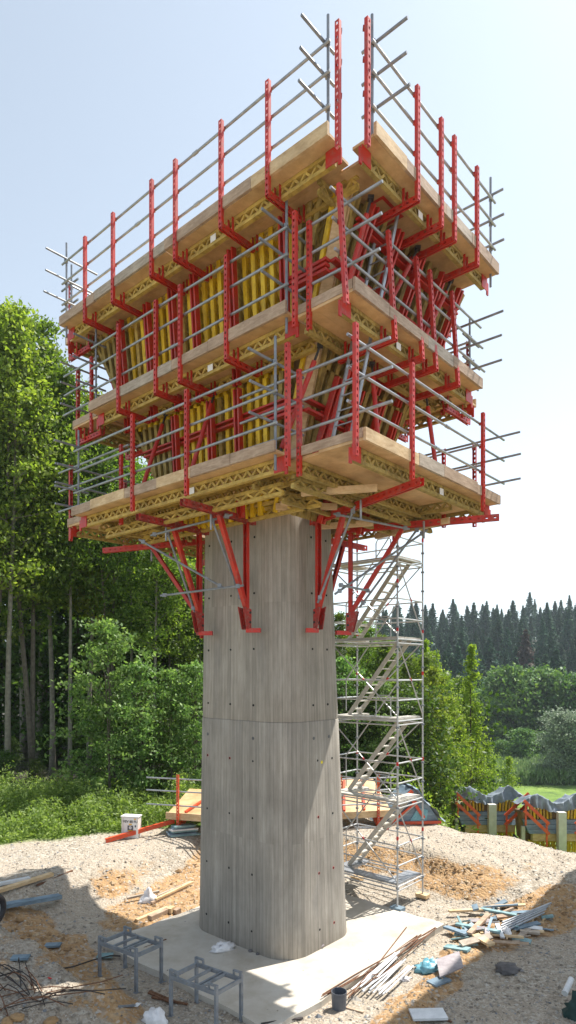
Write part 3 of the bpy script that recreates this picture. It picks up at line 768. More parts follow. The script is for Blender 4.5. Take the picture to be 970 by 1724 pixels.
tag(mb.build('hatch', M['red'], base=W(6.1, 9.3, ZT)), 'bright red hatch frame in the underside of the top right platform', 'hatch')

# ------------------------------------------------------------------ climbing brackets under the head
def bracket(inner, outer, label, foot_dir, ztop=9.02, zbot=6.86, dg=.52):
    i, o_ = Vector((*inner, 0)), Vector((*outer, 0))
    pi = W(i.x, i.y, ztop); po = W(o_.x, o_.y, ztop); d = (po-pi).normalized(); wdir = d.cross(UP)
    r_ = root('climbing_bracket', label, 'bracket', pi, 'red climbing brackets on the pier')
    mb = MB()
    for q in (-1, 1): mb.perf(pi-d*.12+wdir*q*.045, po+d*.05+wdir*q*.045, UP, wdir*(-q), .13, .02, .16)
    mb.build('top_beam', M['red_dirty'] if 'long' in label else M['red'], r_)
    pb = W(i.x, i.y, zbot)
    mb = MB(); mb.perf(pi+d*.10-UP*.07, pb+d*.10, wdir, d, .10, .075, .18, hole=.028); mb.build('upright', M['red'], r_)
    mb = MB(); L = (po-pi).length
    top = pi+d*(L*dg)-UP*.06
    mb.perf(top, pb+d*.13+UP*.22, wdir, -d, .09, .08, .25, hole=.012); mb.build('diagonal_strut', M['red'], r_)
    mb = MB()
    g = pb+d*.1
    for q in (-1, 1):
        c = wdir*q*.062
        mb.hexa([g+c-d*.04-UP*.10, g+c+d*.10-UP*.10, g+c*1.2+d*.10-UP*.10, g+c*1.2-d*.04-UP*.10,
                 g+c-d*.04+UP*.32, g+c+d*.22+UP*.36, g+c*1.2+d*.22+UP*.36, g+c*1.2-d*.04+UP*.32])
    mb.build('gusset', M['red_dirty'], r_)
    mb = MB(); mb.beam(g-UP*.12+d*.04, g-UP*.12-d*.13+Vector(foot_dir)*.26, UP, .09, .09); mb.build('wall_shoe', M['red'], r_)
    mb = MB()
    for zz in (.05, .25): mb.tube(g+UP*zz-wdir*.085, g+UP*zz+wdir*.085, .028, 8)
    mb.build('bolt', M['black'], r_)
    mb = MB(); q = pi+d*L*.55+wdir*.13; mb.tube(q+UP*.02, q-UP*.34, .022, 7); mb.build('tie_rod', M['galv'], r_)
    return r_
bracket((9.32, 9.33), (9.20, 7.46), 'red bracket on the long side, nearest the pier corner', W(-1, 0))
bracket((10.80, 9.33), (10.75, 7.58), 'red bracket on the long side, left of the nearest one', W(-1, 0))
bracket((8.33, 10.22), (5.30, 9.25), 'red bracket on the right end, nearest the pier corner', W(.0, -1), dg=.34)
bracket((8.36, 11.30), (5.36, 12.42), 'red bracket on the right end, farther one before the stair tower', W(.0, -1), dg=.42)
bracket((11.58, 10.05), (14.4, 9.1), 'red bracket on the left end of the pier, nearer of two', W(0, 1))
bracket((11.58, 11.1), (14.4, 12.2), 'red bracket on the left end of the pier, farther of two', W(0, 1))
bracket((9.3, 11.62), (9.2, 13.3), 'red bracket on the hidden back of the pier, beside the stair tower', W(-1, 0))
bracket((10.8, 11.62), (10.8, 13.3), 'red bracket on the hidden back of the pier, farther left', W(1, 0))
def brace(pts, label, mat='galv_dark'):
    r_ = root('bracing_tubes', label, 'bracing tubes', pts[0][0])
    for a, b in pts:
        mb = MB(); mb.tube(a, b, .024, 8); coupler(mb, a.lerp(b, .94), .04); coupler(mb, a.lerp(b, .05), .04); mb.build('tube', M[mat], r_)
brace([(W(11.35, 8.3, 8.85), W(9.0, 8.5, 8.95)), (W(11.5, 8.1, 8.75), W(9.75, 9.0, 7.62)), (W(11.6, 8.75, 7.6), W(9.1, 8.9, 7.62)), (W(9.42, 8.32, 8.95), W(9.45, 9.2, 7.35)), (W(10.95, 8.4, 8.95), W(10.95, 9.2, 7.2))], 'grey bracing tubes between the brackets of the long side')
brace([(W(7.35, 9.6, 8.9), W(6.9, 11.6, 8.88)), (W(7.6, 10.1, 7.62), W(7.7, 11.3, 7.62)), (W(7.75, 10.15, 7.45), W(6.7, 12.0, 8.9)), (W(6.95, 9.72, 9.0), W(8.15, 10.1, 7.3)), (W(6.85, 11.95, 9.0), W(8.1, 11.5, 7.3))], 'grey bracing tubes between the brackets of the right end')
# stacked timbers under the lowest right platform
for (a, b, c) in (((6.2, 9.35, 9.12), (7.4, 8.7, 9.12), 'pale squared timber under the near part of the lowest right platform'),
               ((7.5, 9.9, 9.12), (8.4, 9.1, 9.12), 'pale squared timber under the deck next to the pier top'),
               ((7.4, 11.0, 8.98), (8.5, 10.5, 8.98), 'pale squared timber laid between the two right end brackets'),
               ((6.2, 12.0, 9.02), (8.2, 12.3, 9.02), 'pale squared timber at the far end under the lowest right platform')):
    mb = MB(); mb.beam(W(*a), W(*b), UP, .12, .08); tag(mb.build('support_timber', M['board_new'], base=W(*a)), c, 'timber', 'timbers under the lowest platforms')
# cross joists of the lowest level (girders laid across)
for i, (a, b) in enumerate((((7.0, 8.0), (7.0, 12.7)), ((7.75, 8.6), (7.75, 12.6)))):
    mb = MB(); mb.gt(W(*a, ZB-.41), W(*b, ZB-.41), UP, .08, .22, .17)
    tag(mb.build('lattice_girder', M['olive'], base=W(*a, ZB-.4)), ['olive lattice girder under the middle of the lowest right platform', 'olive lattice girder under the inner edge of the lowest right platform'][i], 'girder', 'lattice girders under the lowest platforms')
for i, v in enumerate((8.2, 9.25)):
    mb = MB(); mb.gt(W(7.4, v, ZB-.41), W(12.9, v, ZB-.41), UP, .08, .22, .17)
    tag(mb.build('lattice_girder', M['joist'], base=W(7.4, v, ZB-.4)), ['yellow lattice girder under the middle of the lowest long platform', 'yellow lattice girder under the inner edge of the lowest long platform'][i], 'girder', 'lattice girders under the lowest platforms')

# ------------------------------------------------------------------ stair tower
def stair_tower():
    u0, u1, v0, v1 = 8.40, 10.5, 13.56, 14.80
    r_ = root('scaffold_stair_tower', 'slender grey scaffold stair tower with beige stair flights behind the pier', 'stair tower', W(9.4, 14.2, 0))
    A = M['alu']; top = 10.2
    base_z = {}
    for u in (u0, u1):
        for v in (v0, v1):
            gz = max(ground_z(*W(u, v).xy), 0)-.02
            mb = MB(); mb.tube(W(u, v, gz+.08), W(u, v, top-(0 if v == v1 else 1.0)), .023, 8)
            st_o = mb.build('standard', A, r_)
            zz = .5; ro = None
            while zz < top-1:
                if ro is None: mb = MB(); mb.tube(W(u, v, zz-.02), W(u, v, zz+.02), .045, 8); ro = mb.build('rosette', M['galv_dark'], st_o); rc = ro
                else: rc = ro.copy(); col.objects.link(rc); rc.parent = st_o; rc.location = (0, 0, zz-.5)
                zz += .5
            for zz in (1.7, 3.55, 5.8, 6.9, 8.1, 9.3):
                if random.random() < .75: mb = MB(); mb.tube(W(u, v, zz), W(u, v, zz+.09), .029, 8); mb.build('red_band', M['redmark'], st_o)
            mb = MB(); q = W(u, v, 0); mb.box(u-.16, u+.16, v-.11, v+.11, gz-.02, gz+.07, lambda a, b, c: W(a, b, c)); mb.build('base_pad', M['slate'] if (u, v) == (u0, v0) else M['board_new'], r_)
    decks = [.6, 2.65, 4.72, 6.77, 8.8]
    for k, z in enumerate(decks):
        mb = MB()
        mb.box(u0+.03, u1-.02, v0+.05, v0+.36, z-.05, z, lambda a, b, c: W(a, b, c))
        mb.box(u0+.03, u0+.42, v0+.38, v1-.05, z-.05, z, lambda a, b, c: W(a, b, c)) 
        mb.box(u1-.45, u1-.02, v0+.38, v1-.05, z-.05, z, lambda a, b, c: W(a, b, c))
        mb.build('deck', M['galv'] if k == 0 else M['stair'], r_)
        for h in (-.07, -.17, .45, .95):
            for (a, b) in (((u0, v0), (u1, v0)), ((u0, v1), (u1, v1)), ((u0, v0), (u0, v1)), ((u1, v0), (u1, v1))):
                if z+h > top-1.05 and b[1] == v0 : continue
                mb = MB(); mb.tube(W(*a, z+h), W(*b, z+h), .019, 7); 
                mb.build('ledger', A, r_)
        if k < 4:
            zn = decks[k+1]
            for (a, b) in (((u1, v0), (u0, v0)), ((u0, v0), (u0, v1)), ((u0, v1), (u1, v1))):
                aa, bb = (a, b) if k % 2 == 0 or a[0] == b[0] else (a, b)
                mb = MB(); mb.tube(W(*aa, zn-.1), W(*bb, z+.05), .017, 7)
                p = W(*aa, zn-.1).lerp(W(*bb, z+.05), .5); d_ = (W(*bb, z+.05)-W(*aa, zn-.1)).normalized()
                mb.tube(p, p+d_*.08, .024, 7, mi=1)
                mb.build('diagonal_brace', [A, M['redmark']], r_)
            # flight climbing to the right, with two stringers and treads
            for vv in (v0+.50, v0+.98):
                a = W(u1-.25, vv, z+.0); b = W(u0+.20, vv, zn-.02)
                mb = MB(); mb.beam(a, b, UP, .11, .03); mb.build('stringer', M['stair'], r_)
            for i in range(9):
                t = (i+.7)/9.4; c0 = W(lerp(u1-.25, u0+.20, t), v0+.52, lerp(z, zn, t)); c1 = W(lerp(u1-.25, u0+.20, t), v0+.96, lerp(z, zn, t))
                mb = MB(); mb.beam(c0, c1, W(1, 0), .12, .03); mb.build('tread', M['stair'], r_)
            mb = MB()      # inner stair handrail
            a = W(u1-.2, v0+.44, z+.95); b = W(u0+.25, v0+.44, zn+.9)
            mb.path([W(u1-.2, v0+.44, z+.1), a, b, W(u0+.25, v0+.44, zn+.1)], .017, 6); mb.build('handrail', A, r_)
            mb = MB(); c = W(u0+.45, v0+.40, zn); mb.path([c, c+UP*.5, c+UP*.55+W(.06, 0), c+UP*.55+W(.4, 0), c+UP*.45+W(.45, 0), c+W(.45, 0)], .016, 6); mb.build('guard_frame', A, r_)
stair_tower()
# ------------------------------------------------------------------ twin pier head, just off the right edge, whose shadow crosses the ground
tw = root('neighbouring_pier_head', 'second hammerhead bridge pier standing beside the first, right of the view', 'pier', W(-2, 19, 0))
mb = MB(); mb.box(-3.2, 0, 17.8, 20.0, -.1, 8.9, lambda a, b, c: W(a, b, c)); mb.build('shaft', M['post'], tw)
mb = MB()
q = [W(-3.4, 17.4, 8.5), W(.2, 17.4, 8.5), W(.2, 20.4, 8.5), W(-3.4, 20.4, 8.5), W(-7, 14.3, 11.6), W(3.45, 14.3, 11.6), W(3.45, 27.5, 11.6), W(-7, 27.5, 11.6)]
mb.hexa(q); mb.build('hammerhead', M['post'], tw)
mb = MB(); mb.box(-7.3, 3.75, 14.3, 27.8, 11.61, 12.0, lambda a, b, c: W(a, b, c)); mb.build('deck_edge', M['board'], tw)
# ------------------------------------------------------------------ foliage
def leaf_obj(name, C, S, mat, parent=None, updir=.35, seed=1, aspect=.55, droop=0):
    """C (n,3) leaf centres, S (n) leaf lengths -> one mesh of folded leaf quads"""
    rng = np.random.RandomState(seed); n = len(C)
    d = rng.randn(n, 3); d[:, 2] -= droop; d /= np.linalg.norm(d, axis=1)[:, None]
    nn = rng.randn(n, 3)*(1-updir); nn[:, 2] += updir*2.0
    w = np.cross(d, nn); w /= np.linalg.norm(w, axis=1)[:, None]+1e-9
    S = S[:, None]
    V = np.stack([C-d*S/2, C+w*S*aspect/2, C+d*S/2, C-w*S*aspect/2], 1).reshape(-1, 3)
    me = bpy.data.meshes.new(name); me.vertices.add(4*n); me.vertices.foreach_set('co', V.astype(np.float32).ravel())
    me.loops.add(4*n); me.loops.foreach_set('vertex_index', np.arange(4*n, dtype=np.int32))
    me.polygons.add(n); me.polygons.foreach_set('loop_start', np.arange(0, 4*n, 4, dtype=np.int32)); me.polygons.foreach_set('loop_total', np.full(n, 4, dtype=np.int32))
    me.materials.append(mat); me.update(calc_edges=True)
    o = bpy.data.objects.new(name, me); col.objects.link(o)
    if parent is not None: o.parent = parent
    return o

def make_tree(name, H, crown0, spread, nl, leaf, nleaf, lmat, bmat, seed, shape='oval', r0=None, stems=1, up=.5, clump=.55, trunk_sides=7):
    rng = random.Random(seed); nrng = np.random.RandomState(seed)
    e = bpy.data.objects.new(name, None); col.objects.link(e); e.empty_display_size = .3
    mb = MB(); C = []; r0 = r0 or H*.010
    for sidx in range(stems):
        lean = Vector((rng.uniform(-.05, .05), rng.uniform(-.05, .05), 0))*(2.0 if stems > 1 else 1)
        ph = rng.random()*9; off = Vector((rng.uniform(-.3, .3), rng.uniform(-.3, .3), 0)) if sidx else Vector((0, 0, 0))
        def tp(t): return off+Vector((math.sin(ph+t*4)*.02*H*t, math.cos(ph*1.3+t*3.5)*.02*H*t, H*t))+lean*H*t
        mb.path([tp(i/10)-(UP*.4 if i == 0 else UP*0) for i in range(11)], [max(.012, r0*(1-.88*(i/10)**.9)*(1.35 if i == 0 else 1)) for i in range(11)], trunk_sides)
        for k in range(nl//stems):
            t = crown0+(1-crown0)*((k+rng.random())/(nl/stems))
            rel = (t-crown0)/(1-crown0)
            if shape == 'cone': wdt = spread*(1.0-rel)**.8*(.35+.65*min(1, rel*6))
            elif shape == 'column': wdt = spread*(math.sin(math.pi*min(1, .12+.88*rel))**.55)*(.75+.25*(1-rel))
            else: wdt = spread*(math.sin(math.pi*min(1, .1+.86*rel))**.6)
            wdt *= rng.uniform(.6, 1.2)
            az = rng.random()*6.283+k*2.4; el = rng.uniform(.05, .5)+up*rel if shape != 'cone' else rng.uniform(-.1, .25)
            b = tp(min(.98, t)); dr = Vector((math.cos(az)*math.cos(el), math.sin(az)*math.cos(el), math.sin(el)))
            tip = b+dr*wdt; mid = b+dr*wdt*.5+Vector((rng.uniform(-.1, .1), rng.uniform(-.1, .1), rng.uniform(0, .12)))*wdt
            rr = max(.010, r0*.33*(1-t*.6))
            mb.path([b, mid, tip], [rr, rr*.6, rr*.2], 4)
            for q in range(5):
                f = .3+.7*(q+rng.random())/5; c = b.lerp(mid, f*2) if f < .5 else mid.lerp(tip, f*2-1)
                c = c+Vector((rng.gauss(0, .28), rng.gauss(0, .28), rng.gauss(0, .16)))*wdt*.45
                if rng.random() < .5: mb.path([b.lerp(tip, f*.8), c], [rr*.35, .006], 3)
                C.append((c.x, c.y, c.z, wdt))
    mb.build('trunk', bmat, e, smooth=True, world=False)
    C = np.array(C); m = len(C); per = nleaf//m
    idx = np.repeat(np.arange(m), per)
    wgt = .35+.65*nrng.rand(m)
    keep = nrng.rand(len(idx)) < wgt[idx]; idx = idx[keep]
    G = nrng.randn(len(idx), 3)*clump*np.array([1, 1, .55])*(.5+nrng.rand(m)[idx][:, None]*.8)
    P_ = C[idx, :3]+G*np.minimum(1, .35+C[idx, 3:4]/max(spread, .1))
    leaf_obj('crown', P_, leaf*(.6+.8*nrng.rand(len(idx))), lmat, e, seed=seed)
    return e
def place(proto, used, x, y, z, s, rz, label, cat='tree', group=None, sx=1):
    o = proto if proto.name not in used else copy_tree(proto)
    used.add(proto.name); used.add(o.name)
    o.location = (x, y, z); o.scale = (s*sx, s*sx, s); o.rotation_euler = (0, 0, rz)
    o['label'] = label; o['category'] = cat
    if group: o['group'] = group
    return o
used = set()
# prototypes (height 20 m class), leaves are single small faces
T = [make_tree('forest_tree', 20, .40, 2.4, 60, .20, 17000, M['leaf_light'], M['bark_pale'], 11, 'column', .15, 1, .7, .42),
     make_tree('forest_tree', 20, .34, 2.6, 64, .19, 18000, M['leaf'], M['bark'], 12, 'column', .14, 2, .8, .45),
     make_tree('forest_tree', 20, .46, 2.2, 54, .20, 15000, M['leaf'], M['bark_pale'], 13, 'column', .13, 1, .7, .42)]
U = [make_tree('young_maple', 8, .05, 2.3, 50, .20, 8000, M['leaf_maple'], M['bark'], 21, 'oval', .05, 2, .5, .26),
     make_tree('understorey_tree', 8, .05, 2.4, 44, .22, 7500, M['leaf_dark'], M['bark_dark'], 22, 'oval', .07, 3, .5, .5)]
R = [make_tree('birch_tree', 11, .16, 1.7, 60, .16, 8500, M['leaf_light'], M['bark_dark'], 31, 'column', .08, 1, .7, .30),
     make_tree('larch_tree', 12, .12, 1.6, 90, .12, 14000, M['leaf_yellow'], M['bark_dark'], 32, 'cone', .10, 1, .2, .25)]
front = [(-75, 27, 540, 0), (-25, 26.5, 545, 1), (14, 27, 492, 0), (52, 28.5, 505, 1), (88, 30, 560, 0), (118, 29, 612, 2), (150, 31, 640, 0), (186, 30, 700, 1), (222, 31, 722, 2), (262, 30, 760, 0), (300, 31, 815, 1), (338, 32, 850, 2), (384, 33, 880, 0), (430, 32, 920, 1), (478, 33, 960, 2), (525, 32, 990, 1), (572, 32, 1022, 2), (614, 33, 1046, 1), (655, 32, 1062, 2), (697, 33, 1088, 1)]
words = ['at the left edge', 'third from the left edge', 'tallest, with its tip at the upper left', 'right of the tallest', 'between the tall left ones and the platforms', 'whose top meets the top platform corner',
         'just left of the platforms', 'behind the middle platform on the left', 'behind the lowest left platform', 'behind the lowest left platform corner', 'left of the pier brackets', 'at the left edge of the pier']
for i, (px, t, topy, k) in enumerate(front):
    p = pt(px, topy, t); gz = ground_z(p.x, p.y); H = p.z-gz
    place(T[k], used, p.x, p.y, gz-.1, H/20.6, i*1.7,
          ('slender leafy forest tree, %s' % words[i-0]) if i < 12 else 'slender leafy forest tree hidden behind the pier or stair tower', 'tree', 'trees along the forest edge', sx=(.95 if H > 14 else 1.15))
back = []
rr = random.Random(9)
for j in range(34):
    px = -120+j*27+rr.uniform(-10, 10); t = rr.uniform(36, 46)
    top = np.interp(px, [-120, 20, 120, 340, 500, 700, 840], [600, 560, 640, 880, 960, 1095, 1150])+rr.uniform(0, 40)
    p = pt(px, top, t); gz = ground_z(p.x, p.y)
    place(T[rr.randrange(3)], used, p.x, p.y, gz-.1, (p.z-gz)/20.6, rr.random()*6.3, 'forest tree standing deeper in the wood behind the front row', 'tree', 'trees deeper in the wood', sx=1.25)
for j, (px, t, topy, k) in enumerate([(188, 23.6, 1050, 0), (238, 24.2, 1120, 0), (150, 24.6, 1190, 0), (292, 24.5, 1130, 0), (330, 25, 1120, 0), (105, 26, 1290, 1), (60, 26.5, 1275, 1), (8, 26.5, 1260, 1), (270, 26, 1200, 1), (-40, 26.5, 1250, 1), (20, 33, 1240, 1), (80, 34.5, 1220, 1), (130, 33, 1230, 1), (180, 33.5, 1160, 1), (230, 33, 1150, 1), (285, 33.5, 1150, 1), (330, 28.5, 1130, 1), (380, 28, 1140, 1), (440, 28, 1100, 1), (500, 28.5, 1110, 1), (560, 28, 1130, 1), (610, 28, 1140, 1), (655, 28.5, 1150, 1), (700, 29, 1160, 1), (585, 27, 1110, 0), (640, 27.4, 1150, 0)]):
    p = pt(px, topy, t); gz = ground_z(p.x, p.y)
    lab = ['tallest bright young maple in front of the dark wood, left of the pier', 'second bright young maple, closer to the pier', 'low bright young maple, leftmost of the maples', 'young maple just left of the pier edge', 'young maple partly hidden by the left edge of the pier'][j] if j < 5 else ('young maple seen through the stair tower' if k == 0 else 'dark understorey tree filling the wood floor')
    place(U[k], used, p.x, p.y, gz-.1, (p.z-gz)/8.2, j*2.1, lab, 'tree', 'young maples' if k == 0 else 'understorey trees', sx=1.0 if k == 0 else 1.2)
for j in range(26):
    px = -110+j*34+rr.uniform(-10, 10); t = rr.uniform(37, 47)
    p = pt(px, np.interp(px, [-120, 340, 560, 760], [900, 960, 1080, 1150])+rr.uniform(-40, 40), t); gz = ground_z(p.x, p.y)
    place(U[1], used, p.x, p.y, gz-.3, (p.z-gz)/8.2, rr.random()*6.3, 'dark understorey tree filling the wood floor', 'tree', 'understorey trees', sx=1.0)
rl = [(727, 35, 1058, 1), (790, 36, 1066, 1), (716, 30, 1110, 0), (750, 32, 1125, 0), (776, 34, 1165, 0), (810, 37, 1195, 1), (738, 29, 1190, 0), (768, 33, 1215, 0), (826, 39, 1240, 0), (838, 40, 1275, 1), (700, 35, 1100, 0), (848, 44, 1265, 0), (722, 38, 1085, 0), (758, 40, 1120, 0)]
for j, (px, t, topy, k) in enumerate(rl):
    p = pt(px, topy, t); gz = ground_z(p.x, p.y); H = p.z-gz
    labs = ['pointed light green larch right beside the stair tower', 'tallest pointed larch, in the middle of the right hand trees']
    lab = labs[j] if j < 2 else ['sunlit light green birch right of the stair tower', 'light yellow-green larch right of the stair tower'][k]
    place(R[k], used, p.x, p.y, gz-.2, H/(11.3 if k == 0 else 12.3), j*1.3, lab, 'tree', 'light green trees right of the tower', sx=(.85 if k == 0 else .95)*max(.8, min(1.15, 12/H)))

# far spruce forest on the hill
def make_spruce(seed, mat, H=20):
    rng = np.random.RandomState(seed); n = 3400
    t = rng.rand(n)**.8; z = H*(.22+.78*t); rad = (1-t)**.9*5.0+.08
    lay = np.floor(z/.75)*.75
    r = rad*np.sqrt(rng.rand(n))*(.5+.5*rng.rand(n))*(.75+.5*np.sin(lay*7.3+seed)**2); a = rng.rand(n)*6.283; a = a+.35*np.sin(a*5+lay*3)
    C = np.stack([np.cos(a)*r, np.sin(a)*r, lay+.35-r*.33+rng.randn(n)*.12], 1)
    o = leaf_obj('spruce_tree', C, .85*(.6+.7*rng.rand(n)), mat, seed=seed, updir=.5, aspect=.4)
    bm_ = MB(); bm_.tube((0, 0, -1), (0, 0, H), .22, 5, .03)
    me = o.data; me.materials.append(M['bark'])
    nv = len(me.vertices); nl_ = len(me.loops); npol = len(me.polygons)
    me2 = bpy.data.meshes.new('trunk_tmp'); me2.from_pydata([tuple(p) for p in bm_.v], [], bm_.f)
    import bmesh
    b = bmesh.new(); b.from_mesh(me); k = len(b.faces); b.from_mesh(me2); b.faces.ensure_lookup_table()
    for f in b.faces[k:]: f.material_index = 1
    b.to_mesh(me); b.free(); bpy.data.meshes.remove(me2)
    return o
SP = [make_spruce(s_, M['needle']) for s_ in (41, 42, 43)]; SPB = make_spruce(44, M['needle_brown'])
firsts = {id(o): True for o in SP+[SPB]}
rs = random.Random(4); cnt = 0
def put_spruce(proto, x, y, s, label, group):
    o = proto if firsts.pop(id(proto), False) else proto.copy()
    if o is not proto: col.objects.link(o)
    o.location = (x, y, ground_z(x, y)-.3); o.scale = (s*rs.uniform(.8, 1.35),)*2+(s,); o.rotation_euler = (rs.uniform(-.02, .02), 0, rs.random()*6.3)
    tag(o, label, 'tree', group); return o
rowsY = [150, 158, 166, 174, 183, 193, 204, 216, 229, 243, 258, 274, 291, 308, 325, 340]
for ri, y in enumerate(rowsY):
    xa, xb = y*.15, y*(.64 if y < 200 or y > 300 else .52)
    st_ = max(4.4, y*.022); x = xa
    while x < xb:
        put_spruce(rs.choice(SP), x+rs.uniform(-1.2, 1.2), y+rs.uniform(-4, 4), rs.choice([rs.uniform(.62, .95), rs.uniform(.85, 1.25)]), 'dark spruce in the wooded hillside beyond the valley', 'spruces on the far hillside'); x += st_*rs.uniform(.7, 1.3); cnt += 1
p = pt(884, 1062, 172); put_spruce(SPB, p.x, 172, 1.35, 'brown dying spruce among the green ones on the far hillside', None)
# far broadleaf trees, willow and round bush in the valley
FB = make_tree('far_broadleaf_tree', 12, .08, 4.3, 80, .6, 10000, M['leaf_far'], M['bark_dark'], 51, 'oval', .2, 1, .5, .75, 5)
for j, (px, t, topy, s_, lab) in enumerate([(860, 140, 1128, 1, 'dark round-headed tree left in the row under the spruces'), (912, 142, 1130, 1, 'dark round-headed tree in the middle of the row under the spruces'), (968, 138, 1142, 1, 'dark round-headed tree at the right frame edge under the spruces'), (825, 146, 1160, 1, 'smaller tree at the left end of the row under the spruces'), (1010, 136, 1130, 1, 'broadleaf tree beyond the right frame edge'), (790, 150, 1170, 1, 'broadleaf tree behind the tall larch'), (880, 122, 1227, .7, 'round dark bush standing alone on the meadow'), (845, 126, 1245, .7, 'low bush left of the round one on the meadow'), (915, 128, 1232, .8, 'pale bush between the round one and the willow')]):
    p = pt(px, topy, t); gz = ground_z(p.x, p.y)
    place(FB, used, p.x, p.y, gz-.5, (p.z-gz)/12.2, j*1.9, lab, 'tree' if j < 6 else 'bush', 'broadleaf trees under the spruces' if j < 6 else 'bushes on the meadow', sx=1.0 if j < 6 else 1.15)
rm_ = random.Random(77)
for j in range(11):
    y = rm_.choice([152, 165, 180, 230]); x = y*rm_.uniform(.17, .50); gz = ground_z(x, y)
    place(FB, used, x, y-3, gz-.5, rm_.uniform(1.0, 1.4), rm_.random()*6, 'lighter broadleaf tree mixed in among the spruces of the hillside', 'tree', 'broadleaf trees among the spruces', sx=rm_.uniform(.55, .8))
WL = make_tree('willow_tree', 12, .04, 4.6, 90, .40, 20000, M['leaf_silver'], M['bark_dark'], 52, 'oval', .2, 1, .6, .9, 5)
for j, (px, t, topy, lab) in enumerate([(945, 108, 1203, 'silvery rounded willow at the edge of the meadow'), (985, 106, 1212, 'silvery willow cut by the right frame edge')]):
    p = pt(px, topy, t); gz = ground_z(p.x, p.y); place(WL, used, p.x, p.y, gz-.3, (p.z-gz)/12.2, j*2.3, lab, 'tree', sx=1.05)
# reeds
rng = np.random.RandomState(8); n = 26000
yy = rng.uniform(104, 124, n); xx = rng.uniform(.30, .60, n)*yy; 
zz = np.array([ground_z(a, 114) for a in np.linspace(25, 75, 60)]).mean()
leaf_o = leaf_obj('reed_bed', np.stack([xx, yy, zz+rng.rand(n)*2.0+.3], 1), .9+rng.rand(n)*.8, M['reed'], seed=8, updir=-.2, aspect=.22, droop=2.5)
tag(leaf_o, 'pale green reed bed between the meadow and the far trees', 'reeds', kind='stuff')
# weeds and nettles along the left edge of the site
rng = np.random.RandomState(10); C = []; S = []; mb = MB()
tries = 0
while len(C) < 62000 and tries < 60000:
    tries += 1
    y = rng.uniform(19.0, 25.5); x = rng.uniform(-.56, -.05)*y
    inf = ground_info(x, y)
    if inf[2] < .45 or inf[3] > .8: continue
    h = rng.uniform(.35, 1.25)*(.40+.60*min(1, max(0, (y-19.5)/2.5)))
    h *= .35+1.1*max(0, .45+.9*nz(x, y, .9, 33))
    k = int(10+h*22)
    if rng.rand() < .0: mb.path([(x, y, inf[0]), (x+rng.randn()*.05, y+rng.randn()*.05, inf[0]+h)], [.006, .003], 3)
    cc = np.stack([x+rng.randn(k)*.10, y+rng.randn(k)*.10, inf[0]+h*rng.rand(k)**.7], 1); C += cc.tolist(); S += (.07+.10*rng.rand(k)).tolist()
wo_ = leaf_obj('weeds', np.array(C), np.array(S)*1.1, M['weed'], seed=10, updir=.1, aspect=.36)
tag(wo_, 'bright green nettles and weeds along the edge of the wood', 'weeds', kind='stuff')
# hanging sunlit scrub on the drop right of the tower
rng = np.random.RandomState(12); C = []; S = []
for _ in range(900):
    y = rng.uniform(23, 34); x = rng.uniform(.17, .25)*y
    if x < 2: continue
    z = ground_z(x, y); h = rng.uniform(.3, 1.6); k = 14
    C += np.stack([x+rng.randn(k)*.25, y+rng.randn(k)*.25, z+h*rng.rand(k)], 1).tolist(); S += (.08+.10*rng.rand(k)).tolist()
tag(leaf_obj('scrub', np.array(C), np.array(S), M['leaf_light'], seed=12), 'low green scrub on the slope below the light green trees', 'scrub', kind='stuff')

# ------------------------------------------------------------------ things on the ground
def G(px, py, zoff=0):
    """ground point seen at pixel: iterate on the terrain height"""
    z = 0.0
    for _ in range(12):
        p = pt(px, py, z=z); u, v = uv_of(p.x, p.y); z = .5*z+.5*(0.0 if on_slab(u, v) else ground_z(p.x, p.y))
    p = pt(px, py, z=z); return p+UP*zoff
def steel_frame(o, label):
    e1 = Vector((.83, -.555, 0)).normalized(); e2 = Vector((.62, .78, 0)).normalized()
    L, D, H = 1.02, .60, .80
    r_ = root('steel_trestle', label, 'trestle', o, 'steel trestles')
    gm = M['galv_dark']; P = lambda a, b, c: o+e1*a+e2*b+UP*c
    for a in (0, L):
        for b in (0, D):
            mb = MB(); gz = ground_z(*P(a, b, 0).xy); gz = max(gz, 0) if on_slab(*uv_of(*P(a, b, 0).xy)) else gz
            mb.box(a-.025, a+.025, b-.025, b+.025, gz-o.z, H+.10, P); mb.box(a-.04, a+.04, b-.04, b+.04, gz-o.z, gz-o.z+.012, P); mb.build('leg', gm, r_)
            mb = MB(); sgn = 1 if a == 0 else -1; mb.box(a+sgn*.026, a+sgn*.17, b-.02, b+.02, H+.07, H+.10, P); mb.box(a+sgn*.15, a+sgn*.17, b-.019, b+.019, H+.0, H+.069, P); mb.build('stop_bracket', gm, r_)
    for b in (0, D):
        mb = MB(); mb.box(.026, L-.026, b-.02, b+.02, H-.07, H, P); mb.build('side_rail', gm, r_)
    for a in (0, L):
        mb = MB(); mb.box(a-.02, a+.02, .026, D-.026, H-.07, H-.001, P); mb.build('end_rail', gm, r_)
    for a in (.36, .60, .68):
        mb = MB(); mb.box(a-.02, a+.02, .021, D-.021, H-.05, H-.005, P); mb.build('cross_bar', gm, r_)
steel_frame(pt(168, 1653, 12.35)*1.0, 'grey steel trestle frame standing on the gravel, farther and left one')
steel_frame(pt(288, 1719, 10.95)*1.0, 'grey steel trestle frame at the corner of the slab, nearer one')

def plank(a, b, w, h, mat, name, label, cat, group=None, lift=0, tilt=0):
    a, b = Vector(a)+UP*(h/2+lift), Vector(b)+UP*(h/2+lift)
    mb = MB(); ax = (b-a).normalized(); sd = ax.cross(UP).normalized(); sd = sd*math.cos(tilt)+UP*math.sin(tilt)
    mb.beam(a, b, sd, w, h)
    return tag(mb.build(name, M[mat], base=a), label, cat, group)
